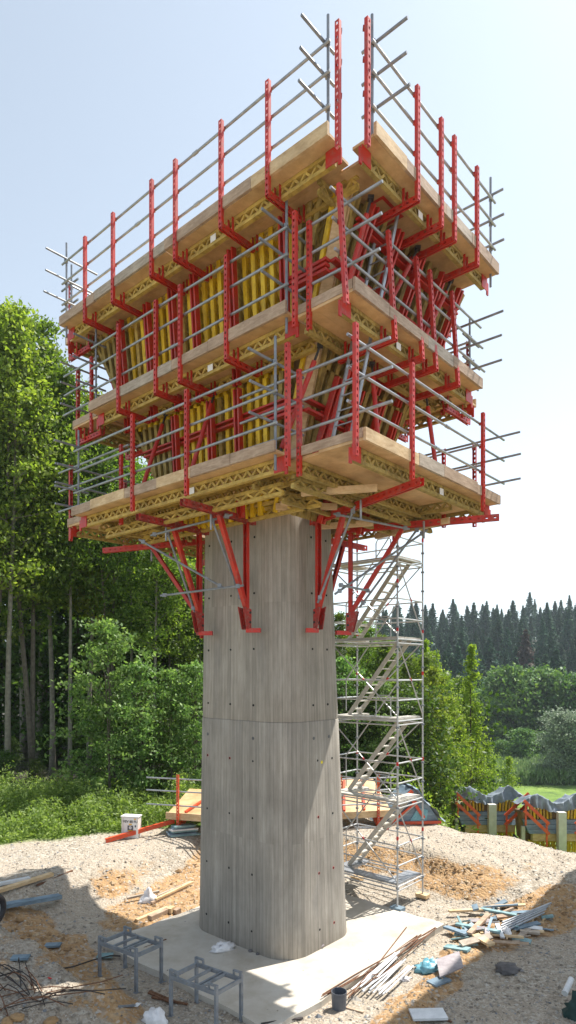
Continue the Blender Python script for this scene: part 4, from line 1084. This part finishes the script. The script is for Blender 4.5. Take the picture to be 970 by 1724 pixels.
# left bank pieces
plank(G(-30, 1543), G(101, 1520), .22, .09, 'slate', 'grey_blue_beam', 'long blue-grey board lying on gravel at the left frame edge', 'board', lift=.12)
plank(G(-20, 1508), G(88, 1474), .16, .08, 'board_new', 'white_plank', 'pale plank on the left gravel, nearer and thicker of two', 'plank')
plank(G(-20, 1494), G(50, 1480), .14, .06, 'pvc', 'white_plank', 'pale plank on the left gravel, farther and shorter of two', 'plank')
plank(G(62, 1492), G(122, 1467), .05, .04, 'rust', 'thin_batten', 'thin dark batten beside the pale planks on the left', 'batten')
plank(G(230, 1552), G(282, 1530), .10, .06, 'board_new', 'squared_timber', 'long pale squared timber on the left slab edge', 'timber', 'squared timbers left of the pier')
plank(G(252, 1549), G(284, 1535), .14, .10, 'board', 'squared_timber', 'short thick squared timber in front of the long one', 'timber', 'squared timbers left of the pier')
plank(G(284, 1538), G(291, 1533), .14, .12, 'board_new', 'timber_block', 'small timber block at the end of the thick squared timber', 'timber block', lift=.0)
plank(G(294, 1540), G(302, 1536), .14, .12, 'board', 'timber_block', 'small timber block nearest the left edge of the pier', 'timber block')
for i, (a, b) in enumerate((((242, 1520), (322, 1486)), ((255, 1524), (318, 1494)), ((262, 1520), (325, 1490)), ((214, 1520), (268, 1508)))):
    plank(G(*a), G(*b), .07, .05, ['board_grey', 'board', 'board_new', 'board_grey'][i], 'lath', 'one of several thin laths lying beside the white sack on the ochre bank', 'lath', 'thin laths beside the white sack', lift=.03*i)
plank(G(212, 1608), G(280, 1582)*1.0, .02, .02, 'rust', 'rebar_offcut', 'single thin bar lying on the slab behind the far trestle', 'rebar')
# small card-like offcuts
for i, (px, py, m_, lab) in enumerate([(176, 1616, 'teal', 'teal board offcut under the far trestle'), (88, 1598, 'slate', 'small slate-blue board offcut on the left slope'), (33, 1620, 'slate', 'small blue-grey offcut on the left gravel'), (722, 1717, 'pvc', 'pale blue foam board piece at the bottom right of the slab')]):
    p = G(px, py); s_ = .16 if i < 3 else .30
    plank(p-Vector((s_, -.03, 0)), p+Vector((s_, .06, 0)), s_*1.1, .04, m_, 'board_offcut', lab, 'offcut', lift=.05)

# twisted sacks and bags
def blob(name, c, sx, sy, sz, mat, label, cat, seed=0, rz=0, tip=0, fold=.25):
    rows, cols = 14, 20; v = []; f = []
    for i in range(rows+1):
        th = math.pi*i/rows
        for j in range(cols):
            ph = 2*math.pi*j/cols; d = Vector((math.sin(th)*math.cos(ph), math.sin(th)*math.sin(ph), math.cos(th)))
            k = 1+fold*mnoise.noise(d*2.3+Vector((seed, 0, 0)))+fold*.7*mnoise.noise(d*5.5+Vector((0, seed, 0)))+fold*.35*mnoise.noise(d*12)
            k *= 1-.25*max(0, -d.z)
            q = Vector((d.x*sx*k, d.y*sy*k, max(-.02, d.z*sz*k*(.9) + sz*.25)))
            if tip and d.z > .5: q.z += tip*(d.z-.5)*2; q.x *= .55; q.y *= .55
            q = Matrix.Rotation(rz, 3, 'Z') @ q; v.append(Vector(c)+q)
    for i in range(rows):
        for j in range(cols): f.append((i*cols+j, (i+1)*cols+j, (i+1)*cols+(j+1) % cols, i*cols+(j+1) % cols))
    mb = MB(); mb.add(v, f); o = mb.build(name, M[mat], base=c, smooth=True); tag(o, label, cat); return o
blob('white_sack', G(376, 1600), .24, .13, .13, 'sack', 'crumpled white sack on the slab against the shaded pier face', 'sack', 3, .5, fold=.6)
blob('white_sack', G(250, 1519), .24, .18, .15, 'sack', 'tied white sack with a twisted neck on the ochre bank', 'sack', 5, .2, .20, .4)
blob('white_sack', G(262, 1722), .22, .16, .20, 'sack', 'crumpled white sack beside the near trestle at the bottom', 'sack', 8, -.4, 0, .38)
blob('blue_bag', G(722, 1634), .25, .19, .17, 'bluebag', 'crumpled blue plastic bag on the gravel right of the slab', 'plastic bag', 11, .1, 0, .55)
blob('dark_rock', G(855, 1636), .24, .20, .12, 'rock', 'large dark grey rock in the shade on the right gravel', 'rock', 14, .3, 0, .5)
blob('brown_stone', G(34, 1550), .10, .09, .09, 'clods', 'round brown stone below the blue-grey board on the left', 'stone', 15, 0, 0, .2)
blob('pale_rag', G(683, 1651), .09, .06, .06, 'sack', 'small pale rag lying between the white pipes and the grey plywood', 'rag', 17, 0, 0, .7)
for i, (px, py, s_) in enumerate([(418, 1593, .05), (427, 1597, .06), (422, 1602, .05), (434, 1607, .04)]):
    blob('rubble_lump', G(px, py), s_, s_, s_*.8, 'rock', 'one of a few dark lumps on the slab at the pier foot', 'rubble', 20+i).__setitem__('group', 'dark lumps at the pier foot')
p = G(540, 1596); plank(p, p+Vector((.07, .03, .03)), .10, .03, 'greyply', 'tin_scrap', 'small grey scrap leaning on the slab beside the sunlit pier foot', 'scrap', tilt=.8)
# bucket
b0 = G(571, 1697); r_ = root('bucket', 'black round mortar bucket at the corner of the slab', 'bucket', b0)
mb = MB(); n = 18
for i in range(n):
    a, b = 2*math.pi*i/n, 2*math.pi*(i+1)/n
    def q(r, z, t): return b0+Vector((math.cos(t)*r, math.sin(t)*r, z))
    mb.add([q(.125, 0, a), q(.125, 0, b), q(.14, .30, b), q(.14, .30, a)], [(0, 1, 2, 3)])
    mb.add([q(.132, .30, a), q(.132, .30, b), q(.117, .02, b), q(.117, .02, a)], [(0, 1, 2, 3)])
    mb.add([q(.14, .30, a), q(.14, .30, b), q(.132, .30, b), q(.132, .30, a)], [(0, 1, 2, 3)])
    mb.add([q(.124, .14, a), q(.124, .14, b), q(0, .14, b)], [(0, 1, 2)])
mb.build('bucket_shell', M['darkgrey'], r_); mb = MB(); mb.path([b0+Vector((.135*math.cos(t), .03-.135*abs(math.sin(t))*.4, .29-.12*math.sin(t))) for t in np.linspace(0, math.pi, 9)], .004, 5); mb.build('handle', M['galv'], r_)
# rebar and pipes
rb = random.Random(3)
for i in range(11):
    a = G(560+rb.uniform(-20, 30), 1690+rb.uniform(-14, 6)); b = G(738+rb.uniform(-60, 6), 1562+rb.uniform(-4, 26))
    if i > 7: a = G(618+rb.uniform(-10, 10), 1655+rb.uniform(-10, 10)); b = a+(b-a)*.3
    m = a.lerp(b, .5)+UP*(.03+.02*i/11); a.z = max(a.z, 0)+.015+.008*i; b.z = max(b.z, 0)+.015
    mb = MB(); mb.path([a, a.lerp(m, .5)+Vector((rb.uniform(-.03, .03), 0, .01)), m, b], .012, 6)
    tag(mb.build('rebar', M['rust'], base=a), 'rusty reinforcing bar in the long bundle along the slab edge', 'rebar', 'rusty bars along the slab edge')
for i in range(12):
    a = G(594+i*5.0+rb.uniform(-4, 4), 1672+i*1.2+rb.uniform(-5, 5)); b = G(664+i*2.6+rb.uniform(-4, 6), 1617+i*1.9+rb.uniform(-4, 4))
    a.z = max(a.z, 0)+.022+.018*(i % 3); b.z = max(b.z, 0)+.022+.018*(i % 2)
    mb = MB(); mb.tube(a, b, .016, 8); tag(mb.build('plastic_tube', M['pvc'], base=a), 'pale grey spacer tube in the bundle right of the black bucket', 'tube', 'pale grey tubes beside the bars')
# grey plywood
p0 = G(742, 1650)
mb = MB(); c = [p0+Vector(q) for q in ((-.02, -.02, .05), (.50, .22, .13), (.52, .62, .26), (.02, .44, .18))]
mb.hexa([*c, *[q+UP*.022 for q in c]]); tag(mb.build('plywood_sheet', M['greyply'], base=p0), 'grey used plywood sheet tilted over the ochre ridge', 'plywood')
plank(G(726, 1658), G(752, 1648), .24, .03, 'slate', 'plywood_offcut', 'small blue-grey offcut under the grey plywood sheet', 'offcut')
# scrap heap
hs = random.Random(21)
for i in range(46):
    px, py = hs.uniform(752, 868), hs.uniform(1532, 1602)
    if i > 34: px, py = hs.uniform(830, 912), hs.uniform(1540, 1580)
    if abs(px-815)/80+abs(py-1568)/42 > 1.25 and i < 35: continue
    a = G(px, py); L = hs.uniform(.25, .95) if i < 35 else hs.uniform(.2, .5); an = hs.choice([.1, -.25, -.5, .6, 1.2, -.1])+hs.uniform(-.3, .3)
    b = a+Vector((math.cos(an), math.sin(an), 0))*L; zc = .02+.16*max(0, 1-abs(px-812)/60)*hs.random()
    b.z = max(ground_z(b.x, b.y), a.z-.05)+hs.uniform(0, .07); m_ = hs.choice(['teal', 'teal', 'slate', 'board_new', 'board', 'board_grey', 'greyply', 'pvc'])
    plank(a+UP*zc, b+UP*zc, hs.uniform(.04, .15), hs.uniform(.02, .06), m_, 'scrap_board', 'broken board in the heap of scrap timber right of the slab', 'scrap board', 'boards of the scrap heap', tilt=hs.uniform(-.4, .4))
for i, (a, b, w, m_, lab) in enumerate([((756, 1544), (822, 1541), .09, 'board_new', 'long pale batten across the top of the scrap heap'), ((800, 1585), (828, 1602), .20, 'board_new', 'wide pale board sloping out of the front of the scrap heap'), ((790, 1583), (822, 1550), .12, 'board', 'greyish board lying slantwise across the scrap heap'), ((750, 1571), (786, 1584), .15, 'slate', 'blue-grey board at the left front of the scrap heap'), ((750, 1597), (790, 1603), .20, 'teal', 'teal block in front of the scrap heap'), ((768, 1566), (842, 1580), .12, 'teal', 'long teal board through the middle of the scrap heap')]):
    plank(G(*a), G(*b), w, .05, m_, 'scrap_board', lab, 'scrap board', lift=.12 if i != 4 else .02)
blob('white_roll', G(853, 1572), .10, .26, .12, 'sack', 'white paper roll at the right side of the scrap heap', 'roll', 25, -.2, 0, .3)
for i in range(5):
    a = G(838+i*2, 1578-i*3); b = G(916+i*3, 1542-i*2+hs.uniform(-3, 3)); mb = MB(); mb.tube(a+UP*(.06+.03*i), b+UP*(.10+.02*i), .022, 8)
    tag(mb.build('steel_tube', M['galv'], base=a), 'grey tube pointing right from the scrap heap', 'tube', 'grey tubes right of the scrap heap')
for i in range(10):
    a = G(848+i*7+hs.uniform(-3, 3), 1580-i*3); b = a+Vector((hs.uniform(-.2, .2), hs.uniform(-.3, .3), .02)); mb = MB(); mb.beam(a+UP*.04, b+UP*.05, UP, .02, .035)
    tag(mb.build('splinter', M['board_new'], base=a), 'pale wood splinter below the grey tubes', 'splinter', 'pale splinters by the grey tubes')
# dark rebar tangle, bottom left
p0 = G(50, 1700)
for i in range(26):
    a = G(hs.uniform(-10, 80), hs.uniform(1660, 1722)); an = hs.uniform(2.0, 2.9) if i % 3 else hs.uniform(-.3, .4); L = hs.uniform(.6, 1.5)
    d = Vector((math.cos(an), math.sin(an), 0))*L; h = hs.uniform(.05, .35)
    mb = MB(); mb.path([a+UP*.02, a+d*.35+UP*h*.8, a+d*.7+UP*h, a+d+UP*hs.uniform(.02, .2)], .009, 5)
    tag(mb.build('bent_bar', M['rope' if i % 2 else 'rust'], base=a), 'dark bent bar in the tangle at the bottom left', 'rebar', 'tangle of bent bars at the bottom left')
for i, (px, py, w) in enumerate([(28, 1716, 1), (86, 1722, 1), (12, 1724, 1)]):
    blob('brown_stone', G(px, py), .12, .09, .07, 'clods', ['brown stone under the tangle of bars', 'brown stone right of the tangle of bars', 'brown stone at the bottom left corner'][i], 'stone', 30+i, i, 0, .3)
blob('red_scrap', G(84, 1647), .05, .02, .01, 'redmark', 'small red plastic scrap on the left gravel', 'scrap', 41, -.6)
# cable over the left gravel
a, b = G(-20, 1652), G(205, 1612); mb = MB(); mb.path([a+UP*.03]+[a.lerp(b, t)+UP*(.03+.05*math.sin(t*9)) for t in (.15, .3, .45, .6, .75, .9)]+[b+UP*.03], .014, 6)
for q in range(1): tag(mb.build('cable', M['rope'], base=a), 'black cable stretched across the left gravel', 'cable')
a = G(236, 1705); 
for i, (p, q) in enumerate((((252, 1670), (300, 1690)), ((256, 1682), (316, 1694)), ((250, 1676), (290, 1694)))):
    plank(G(*p), G(*q), .04, .03, 'rust', 'dark_batten', 'dark batten on the gravel between the two trestles', 'batten', 'dark battens between the trestles', lift=.02*i)
plank(G(200, 1696), G(228, 1694), .04, .03, 'galv_dark', 'metal_strip', 'short grey metal strip at the foot of the far trestle', 'metal strip')
plank(G(228, 1697), G(234, 1691), .08, .01, 'white', 'paper_scrap', 'white paper scrap at the foot of the far trestle', 'paper scrap', lift=.02)
a, b = G(440, 1726), G(510, 1716); mb = MB(); mb.path([a+UP*.02, a.lerp(b, .5)+UP*.03, b+UP*.02], .02, 6); tag(mb.build('pipe', M['rope'], base=a), 'black pipe along the bottom corner of the slab', 'pipe')
a, b = G(580, 1697), G(612, 1706); plank(a, b, .04, .03, 'board', 'thin_batten', 'thin batten on the gravel right of the bucket', 'batten')
a, b = G(715, 1702), G(760, 1722); plank(a, b, .03, .03, 'rust', 'thin_batten', 'thin dark bar on the gravel at the lower right', 'batten')
# tyre at the left frame edge
c = G(-13, 1560)+UP*.34; mb = MB(); ax = Vector((.9, -.3, 0)).normalized(); e2 = ax.cross(UP)
NT = 26; ring = []
for i in range(NT):
    t = 2*math.pi*i/NT; rad = UP*math.sin(t)+e2*math.cos(t)
    for j in range(8):
        s_ = 2*math.pi*j/8; ring.append(c+rad*(.27+.09*math.cos(s_))+ax*.10*math.sin(s_))
r_ = root('wheel', 'black rubber wheel cut off by the left frame edge', 'wheel', c)
mb.add(ring, [(i*8+j, i*8+(j+1) % 8, ((i+1) % NT)*8+(j+1) % 8, ((i+1) % NT)*8+j) for i in range(NT) for j in range(8)]); mb.build('tyre', M['rubber'], r_, smooth=True)
mb = MB(); mb.tube(c-ax*.05, c+ax*.05, .19, 16); mb.build('rim', M['galv_dark'], r_)
# white tube and dark sheet at right edge
a = pt(951, 1672, z=.25); b = pt(962, 1648, z=.35)
mb = MB(); mb.tube(a, b, .05, 12); mb.tube(a-(b-a).normalized()*.01, a+(b-a).normalized()*.02, .055, 12); tag(mb.build('white_pipe', M['pvc'], base=a), 'short white pipe leaning at the right frame edge', 'pipe')
blob('dark_green_sack', G(980, 1716), .28, .22, .34, 'greenjacket', 'dark green sack cut off by the right frame edge', 'sack', 44, 0, 0, .4)

# cabinet
cb = G(216, 1412); r_ = root('electrical_cabinet', 'light grey electrical cabinet with printed front before the weeds', 'cabinet', cb)
t_ = cb.y; wd_ = 29/F_PX*t_; hh = 36/F_PX*t_
e1 = Vector((.985, -.17, 0)).normalized(); e2 = Vector((.17, .985, 0)); cb = cb-e1*wd_*.42
Pc = lambda a, b, c: cb+e1*a+e2*b+UP*c
mb = MB(); mb.box(0, wd_, 0, .28, -.05, hh, Pc); mb.build('cabinet_body', M['cabinet'], r_)
mb = MB(); mb.box(-.02, wd_+.02, -.02, .30, hh, hh+.035, Pc); mb.build('cabinet_roof', M['white'], r_)
mb = MB(); mb.box(.10, wd_-.01, -.008, -.001, .04, hh-.02, Pc); mb.build('door', M['white'], r_)
k = wd_/.62
mb = MB(); mb.box(.24*k, .45*k, -.014, -.009, hh*.36, hh*.62, Pc); mb.build('dark_print', M['darkgrey'], r_)
mb = MB(); q = Pc(.345*k, -.0145, hh*.52); mb.tube(q, q-e2*.004, .052*k, 20); mb.tube(q-e2*.004, q-e2*.006, .018*k, 12, mi=1); mb.build('round_emblem', [M['white'], M['darkgrey']], r_)
mb = MB(); mb.box(.25*k, .44*k, -.018, -.0145, hh*.37, hh*.41, Pc); mb.box(.29*k, .40*k, -.014, -.009, hh*.65, hh*.71, Pc); mb.box(.48*k, .56*k, -.014, -.009, hh*.90, hh*.95, Pc); mb.build('amber_print', M['amber'], r_)
mb = MB(); mb.box(.52*k, .56*k, -.02, -.009, hh*.55, hh*.64, Pc); mb.build('lock', M['black'], r_)
mb = MB(); mb.box(-.006, -.001, .08, .12, hh*.48, hh*.54, Pc); mb.build('side_lock', M['black'], r_)
tc = bpy.data.curves.new('cabinet_lettering', 'FONT'); tc.body = 'VEV 80 FU'; tc.size = .125*k; tc.extrude = .001; tc.align_x = 'CENTER'; tc.offset = .0022
tmp = bpy.data.objects.new('tmp', tc); col.objects.link(tmp); bpy.context.view_layer.update()
me = bpy.data.meshes.new_from_object(tmp.evaluated_get(bpy.context.evaluated_depsgraph_get())); bpy.data.objects.remove(tmp); bpy.data.curves.remove(tc)
me.materials.clear(); me.materials.append(M['black']); me.name = 'lettering'
to = bpy.data.objects.new('lettering', me); col.objects.link(to); to.parent = r_
to.location = Pc(.345*k, -.012, hh*.75)-Vector(r_['_b']); to.rotation_euler = (math.radians(90), 0, math.atan2(e1.y, e1.x))
plank(G(178, 1419), pt(293, 1383, G(293, 1400).y-.3)-UP*.05, .10, .13, 'orange', 'red_steel_beam', 'long orange-red steel beam lying in front of the grey cabinet', 'steel beam')
# stack of blue-green boards right of the beam
for i in range(6):
    a = G(286+rb.uniform(-4, 6), 1408); b = G(330+rb.uniform(-6, 5), 1404)
    plank(a, b, rb.uniform(.2, .42), .05, ['teal', 'slate', 'teal', 'pvc', 'slate', 'teal'][i], 'stacked_board', 'blue-green board in the small stack beside the orange beam', 'board', 'stack of blue-green boards by the beam', lift=.055*i, tilt=rb.uniform(-.15, .15))

# dismantled platforms stored behind the pier
def stored_platform(P, L, D, label, tilt, mats=('ply', 'board_new')):
    r_ = root('stored_platform', label, 'stored platform', P(0, 0, 0), 'dismantled platforms stored behind the pier')
    z = lambda b: .55+tilt*b
    mb = MB(); mb.hexa([P(0, 0, z(0)), P(L, 0, z(0)), P(L, D, z(D)), P(0, D, z(D)), P(0, 0, z(0)+.05), P(L, 0, z(0)+.05), P(L, D, z(D)+.05), P(0, D, z(D)+.05)]); mb.build('deck_panel', M[mats[0]], r_)
    mb = MB(); mb.box(-.01, L+.01, -.06, -.01, z(0)-.10, z(0)+.12, P); mb.build('toe_board', M[mats[1]], r_)
    for b in (.3, D-.3):
        mb = MB(); mb.gt(P(.05, b, z(b)-.14), P(L-.05, b, z(b)-.14), UP, .08, .24, .2); mb.build('joist', M['yellow'], r_)
    for a in (L*.22, L*.78):
        mb = MB(); mb.beam(P(a, -.1, z(0)-.33), P(a, D, z(D)-.33), UP, .14, .10); mb.build('platform_arm', M['orange'], r_)
        mb = MB(); mb.perf(P(a, -.14, z(0)-.35), P(a, -.14, z(0)+1.35), P(1, 0, 0)-P(0, 0, 0), P(0, 1, 0)-P(0, 0, 0)); mb.build('guardrail_post', M['orange'], r_)
    for h in (.35, .8, 1.2):
        mb = MB(); mb.tube(P(-.7, -.05, z(0)+h), P(L+.2, -.05, z(0)+h), .024, 8); mb.build('guard_rail', M['galv'], r_)
    for a in (L*.3, L*.6):
        mb = MB(); mb.beam(P(a, .1, z(.1)+.10), P(a+.5, D-.1, z(D-.1)+.10), UP, .06, .08); mb.build('folded_strut', M['orange'], r_)
    for a in (.3, L-.3):
        mb = MB(); mb.box(a-.08, a+.08, .1, D-.1, -.05, z(0)-.42, P); mb.build('bearer', M['board_grey'], r_)
o1 = G(281, 1402); f1 = Vector((.96, -.28, 0)).normalized(); g1 = Vector((.28, .96, 0)).normalized()
stored_platform(lambda a, b, c: o1+f1*a+g1*b+UP*c, 2.0, 1.7, 'tilted plywood platform with orange post stored left of the pier', .30)
o2 = Vector((1.2, 20.6, ground_z(1.2, 20.6))); f2 = Vector((.97, .2, 0)).normalized(); g2 = Vector((-.2, .97, 0)).normalized()
stored_platform(lambda a, b, c: o2+f2*a+g2*b+UP*c, 2.3, 1.9, 'plywood platform with orange struts stored behind the stair tower', .42)
# wedge shaped form with blue sheet, right of the tower
o3 = Vector((3.35, 21.3, ground_z(3.35, 21.3))); r_ = root('stored_form', 'slanted orange frame under a blue tarpaulin right behind the stair tower', 'stored formwork', o3)
Pw = lambda a, b, c: o3+Vector((.98, .12, 0)).normalized()*a+Vector((-.12, .98, 0))*b+UP*c
mb = MB(); mb.hexa([Pw(-.4, 0, .0), Pw(1.85, 0, .0), Pw(1.85, 1.2, .0), Pw(-.4, 1.2, .0), Pw(.8, .05, 1.15), Pw(1.1, .05, 1.15), Pw(1.1, 1.15, 1.15), Pw(.8, 1.15, 1.15)]); mb.build('boarding', M['slate'], r_)
for (a, b) in (((-.35, .06), (.85, 1.12)), ((.15, .05), (1.0, .75)), ((.75, .95), (1.25, .2)), ((-.35, .05), (1.85, .04))):
    mb = MB(); mb.beam(Pw(a[0], -.06, a[1]), Pw(b[0], -.06, b[1]), UP, .10, .07); mb.build('frame_member', M['orange'], r_)
mb = MB(); v = []; nr = 12
for i in range(nr+1):
    for j in range(7):
        t = i/nr; a = lerp(.85, 2.0, t); z = lerp(1.25, .05, t); v.append(Pw(a+.06*math.sin(j*2+i), lerp(-.15, 1.3, j/6), z+.05*mnoise.noise(Vector((i*.7, j*.9, 3)))))
mb.add(v, [(i*7+j, (i+1)*7+j, (i+1)*7+j+1, i*7+j+1) for i in range(nr) for j in range(6)]); mb.build('tarpaulin', M['tarp'], r_, smooth=True)
mb = MB(); mb.hexa([Pw(.75, -.03, .05), Pw(1.35, -.03, .05), Pw(1.35, 0, .05), Pw(.75, 0, .05), Pw(1.05, -.03, .55), Pw(1.4, -.03, .45), Pw(1.4, 0, .45), Pw(1.05, 0, .55)]); mb.build('blue_sheet', M['bluebag'], r_)
plank(Vector((2.2, 20.6, ground_z(2.2, 20.6))), Vector((5.4, 21.6, ground_z(5.4, 21.6))), .10, .06, 'pvc', 'edge_plank', 'long pale plank on the gravel crest right of the tower', 'plank')

# tarpaulin covered V-shaped forms on the slope at the right
def v_form(px_c, label, t=29.0, ybase=1425, k=1.0, seed=0):
    c0 = pt(px_c, ybase, t); s_ = t/F_PX*k       # metres per pixel
    r_ = root('covered_form', label, 'stored formwork', c0, 'tarpaulin covered forms on the slope')
    P = lambda a, b, c: c0+Vector((a*s_, b, c*s_))
    # side boards sloping outwards, front wall of blue-grey boards
    mb = MB(); mb.hexa([P(-46, .1, 14), P(46, .1, 14), P(46, 1.1, 14), P(-46, 1.1, 14), P(-50, .1, 60), P(50, .1, 60), P(50, 1.1, 58), P(-50, 1.1, 58)]); mb.build('form_box', M['ply_dark'], r_)
    for k_, (za, zb_) in enumerate(((31, 37), (37.6, 43.5), (44.1, 50))):
        mb = MB(); wa, wb = 46+(za-31)*.32, 46+(zb_-31)*.32
        mb.hexa([P(-wa, -.42+k_*.10, za), P(wa, -.42+k_*.10, za), P(wa, .05, za), P(-wa, .05, za), P(-wb, -.34+k_*.10, zb_), P(wb, -.34+k_*.10, zb_), P(wb, .05, zb_), P(-wb, .05, zb_)]); mb.build('boarding', M['slate'], r_)
    mb = MB(); mb.box(-40, 40, -.36, -.10, 19, 30.5, P); mb.build('plywood_front', M['board_new'], r_)
    for a in range(-40, 41, 8):
        mb = MB(); mb.gt(P(a, -.06, -6), P(a, -.06, 18.5), Vector((1, 0, 0)), .08, .2, .18); mb.build('girder', M['yellow'], r_)
    hem = lambda a: 61+13*min(1, abs(a)/46)
    for a in list(range(-38, -6, 5))+list(range(9, 40, 5)):
        mb = MB(); mb.beam(P(a, -.02, 50.5), P(a*1.06, -.02, hem(a)+4), Vector((1, 0, 0)), .08, .12); mb.build('upper_girder', M['yellow' if a % 2 else 'joist'], r_)
    mb = MB(); mb.box(-6, 6, -.75, -.50, 0, 66, P); mb.build('centre_post', M['post'], r_)
    # two sloping orange guard frames
    for sg in (-1, 1):
        for (dz, e) in ((0, 0), (-15, 0)):
            mb = MB(); mb.beam(P(sg*58, -.7, 84+dz), P(sg*(20+e), -.7, 48+dz), Vector((0, 1, 0)), .06, .13); mb.build('guard_board', M['orange'], r_)
        for a, z0, z1 in ((55, 46, 80), (23, 14, 50)):
            mb = MB(); mb.beam(P(sg*a, -.66, z0), P(sg*a, -.66, z1), Vector((1, 0, 0)), .07, .05); mb.build('guard_post', M['orange'], r_)
        mb = MB(); mb.beam(P(sg*58, -.5, -6), P(sg*36, -.5, 16), Vector((0, 1, 0)), .10, .10); mb.build('raking_strut', M['black'], r_)
        mb = MB(); mb.box(sg*52-2.5, sg*52+2.5, -.2, -.05, -8, 40, P); mb.build('corner_post', M['post'], r_)
    # tarpaulin sagging between two peaks
    nx, ny = 60, 18; v = []
    for i in range(nx+1):
        a = -55+110*i/nx; q = abs(a)
        top = 75+18*(q/31)**1.4 if q < 31 else 93-15*(q-31)/24
        for j in range(ny+1):
            t_ = j/ny
            if t_ < .5: f_ = t_/.5; z_ = lerp(hem(a), top, f_); y_ = -.32+.10*f_
            else: f_ = (t_-.5)/.5; y_ = -.22+f_*1.25; z_ = top-10*math.sin(f_*1.6)
            fold = mnoise.noise(Vector((a*.16+seed, t_*1.6, 0)))
            v.append(P(a+2.0*mnoise.noise(Vector((a*.1, t_*3, seed))), y_+.16*fold+.05*mnoise.noise(Vector((a*.5, t_*4, seed))), z_+2.2*mnoise.noise(Vector((a*.12+seed, t_*2.5, 5)))+1.2*mnoise.noise(Vector((a*.35, t_*5, seed)))))
    mb = MB(); mb.add(v, [(i*(ny+1)+j, (i+1)*(ny+1)+j, (i+1)*(ny+1)+j+1, i*(ny+1)+j+1) for i in range(nx) for j in range(ny)]); mb.build('tarpaulin', M['tarp'], r_, smooth=True)
v_form(821, 'grey tarpaulin covered V-shaped form with orange frames, left one of two', ybase=1417, seed=1, k=1.03)
v_form(935, 'grey tarpaulin covered V-shaped form cut by the right frame edge', t=27.5, ybase=1433, k=1.08, seed=7)

# haze
HZ = True
if HZ:
    mb = MB(); mb.box(-950, 950, -70, 2550, -40, 75)
    m = bpy.data.materials.new('thin_air_haze'); m.use_nodes = True; n_ = m.node_tree; n_.nodes.clear()
    ou = n_.nodes.new('ShaderNodeOutputMaterial'); pv = n_.nodes.new('ShaderNodeVolumePrincipled')
    pv.inputs['Color'].default_value = (.80, .90, 1, 1); pv.inputs['Density'].default_value = .00026; pv.inputs['Anisotropy'].default_value = .2
    n_.links.new(pv.outputs[0], ou.inputs['Volume'])
    o = mb.build('haze', m); o['kind'] = 'stuff'; o['label'] = 'thin bluish summer haze over the valley'; o['category'] = 'haze'
for o in bpy.data.objects:
    if '_b' in o.keys(): del o['_b']
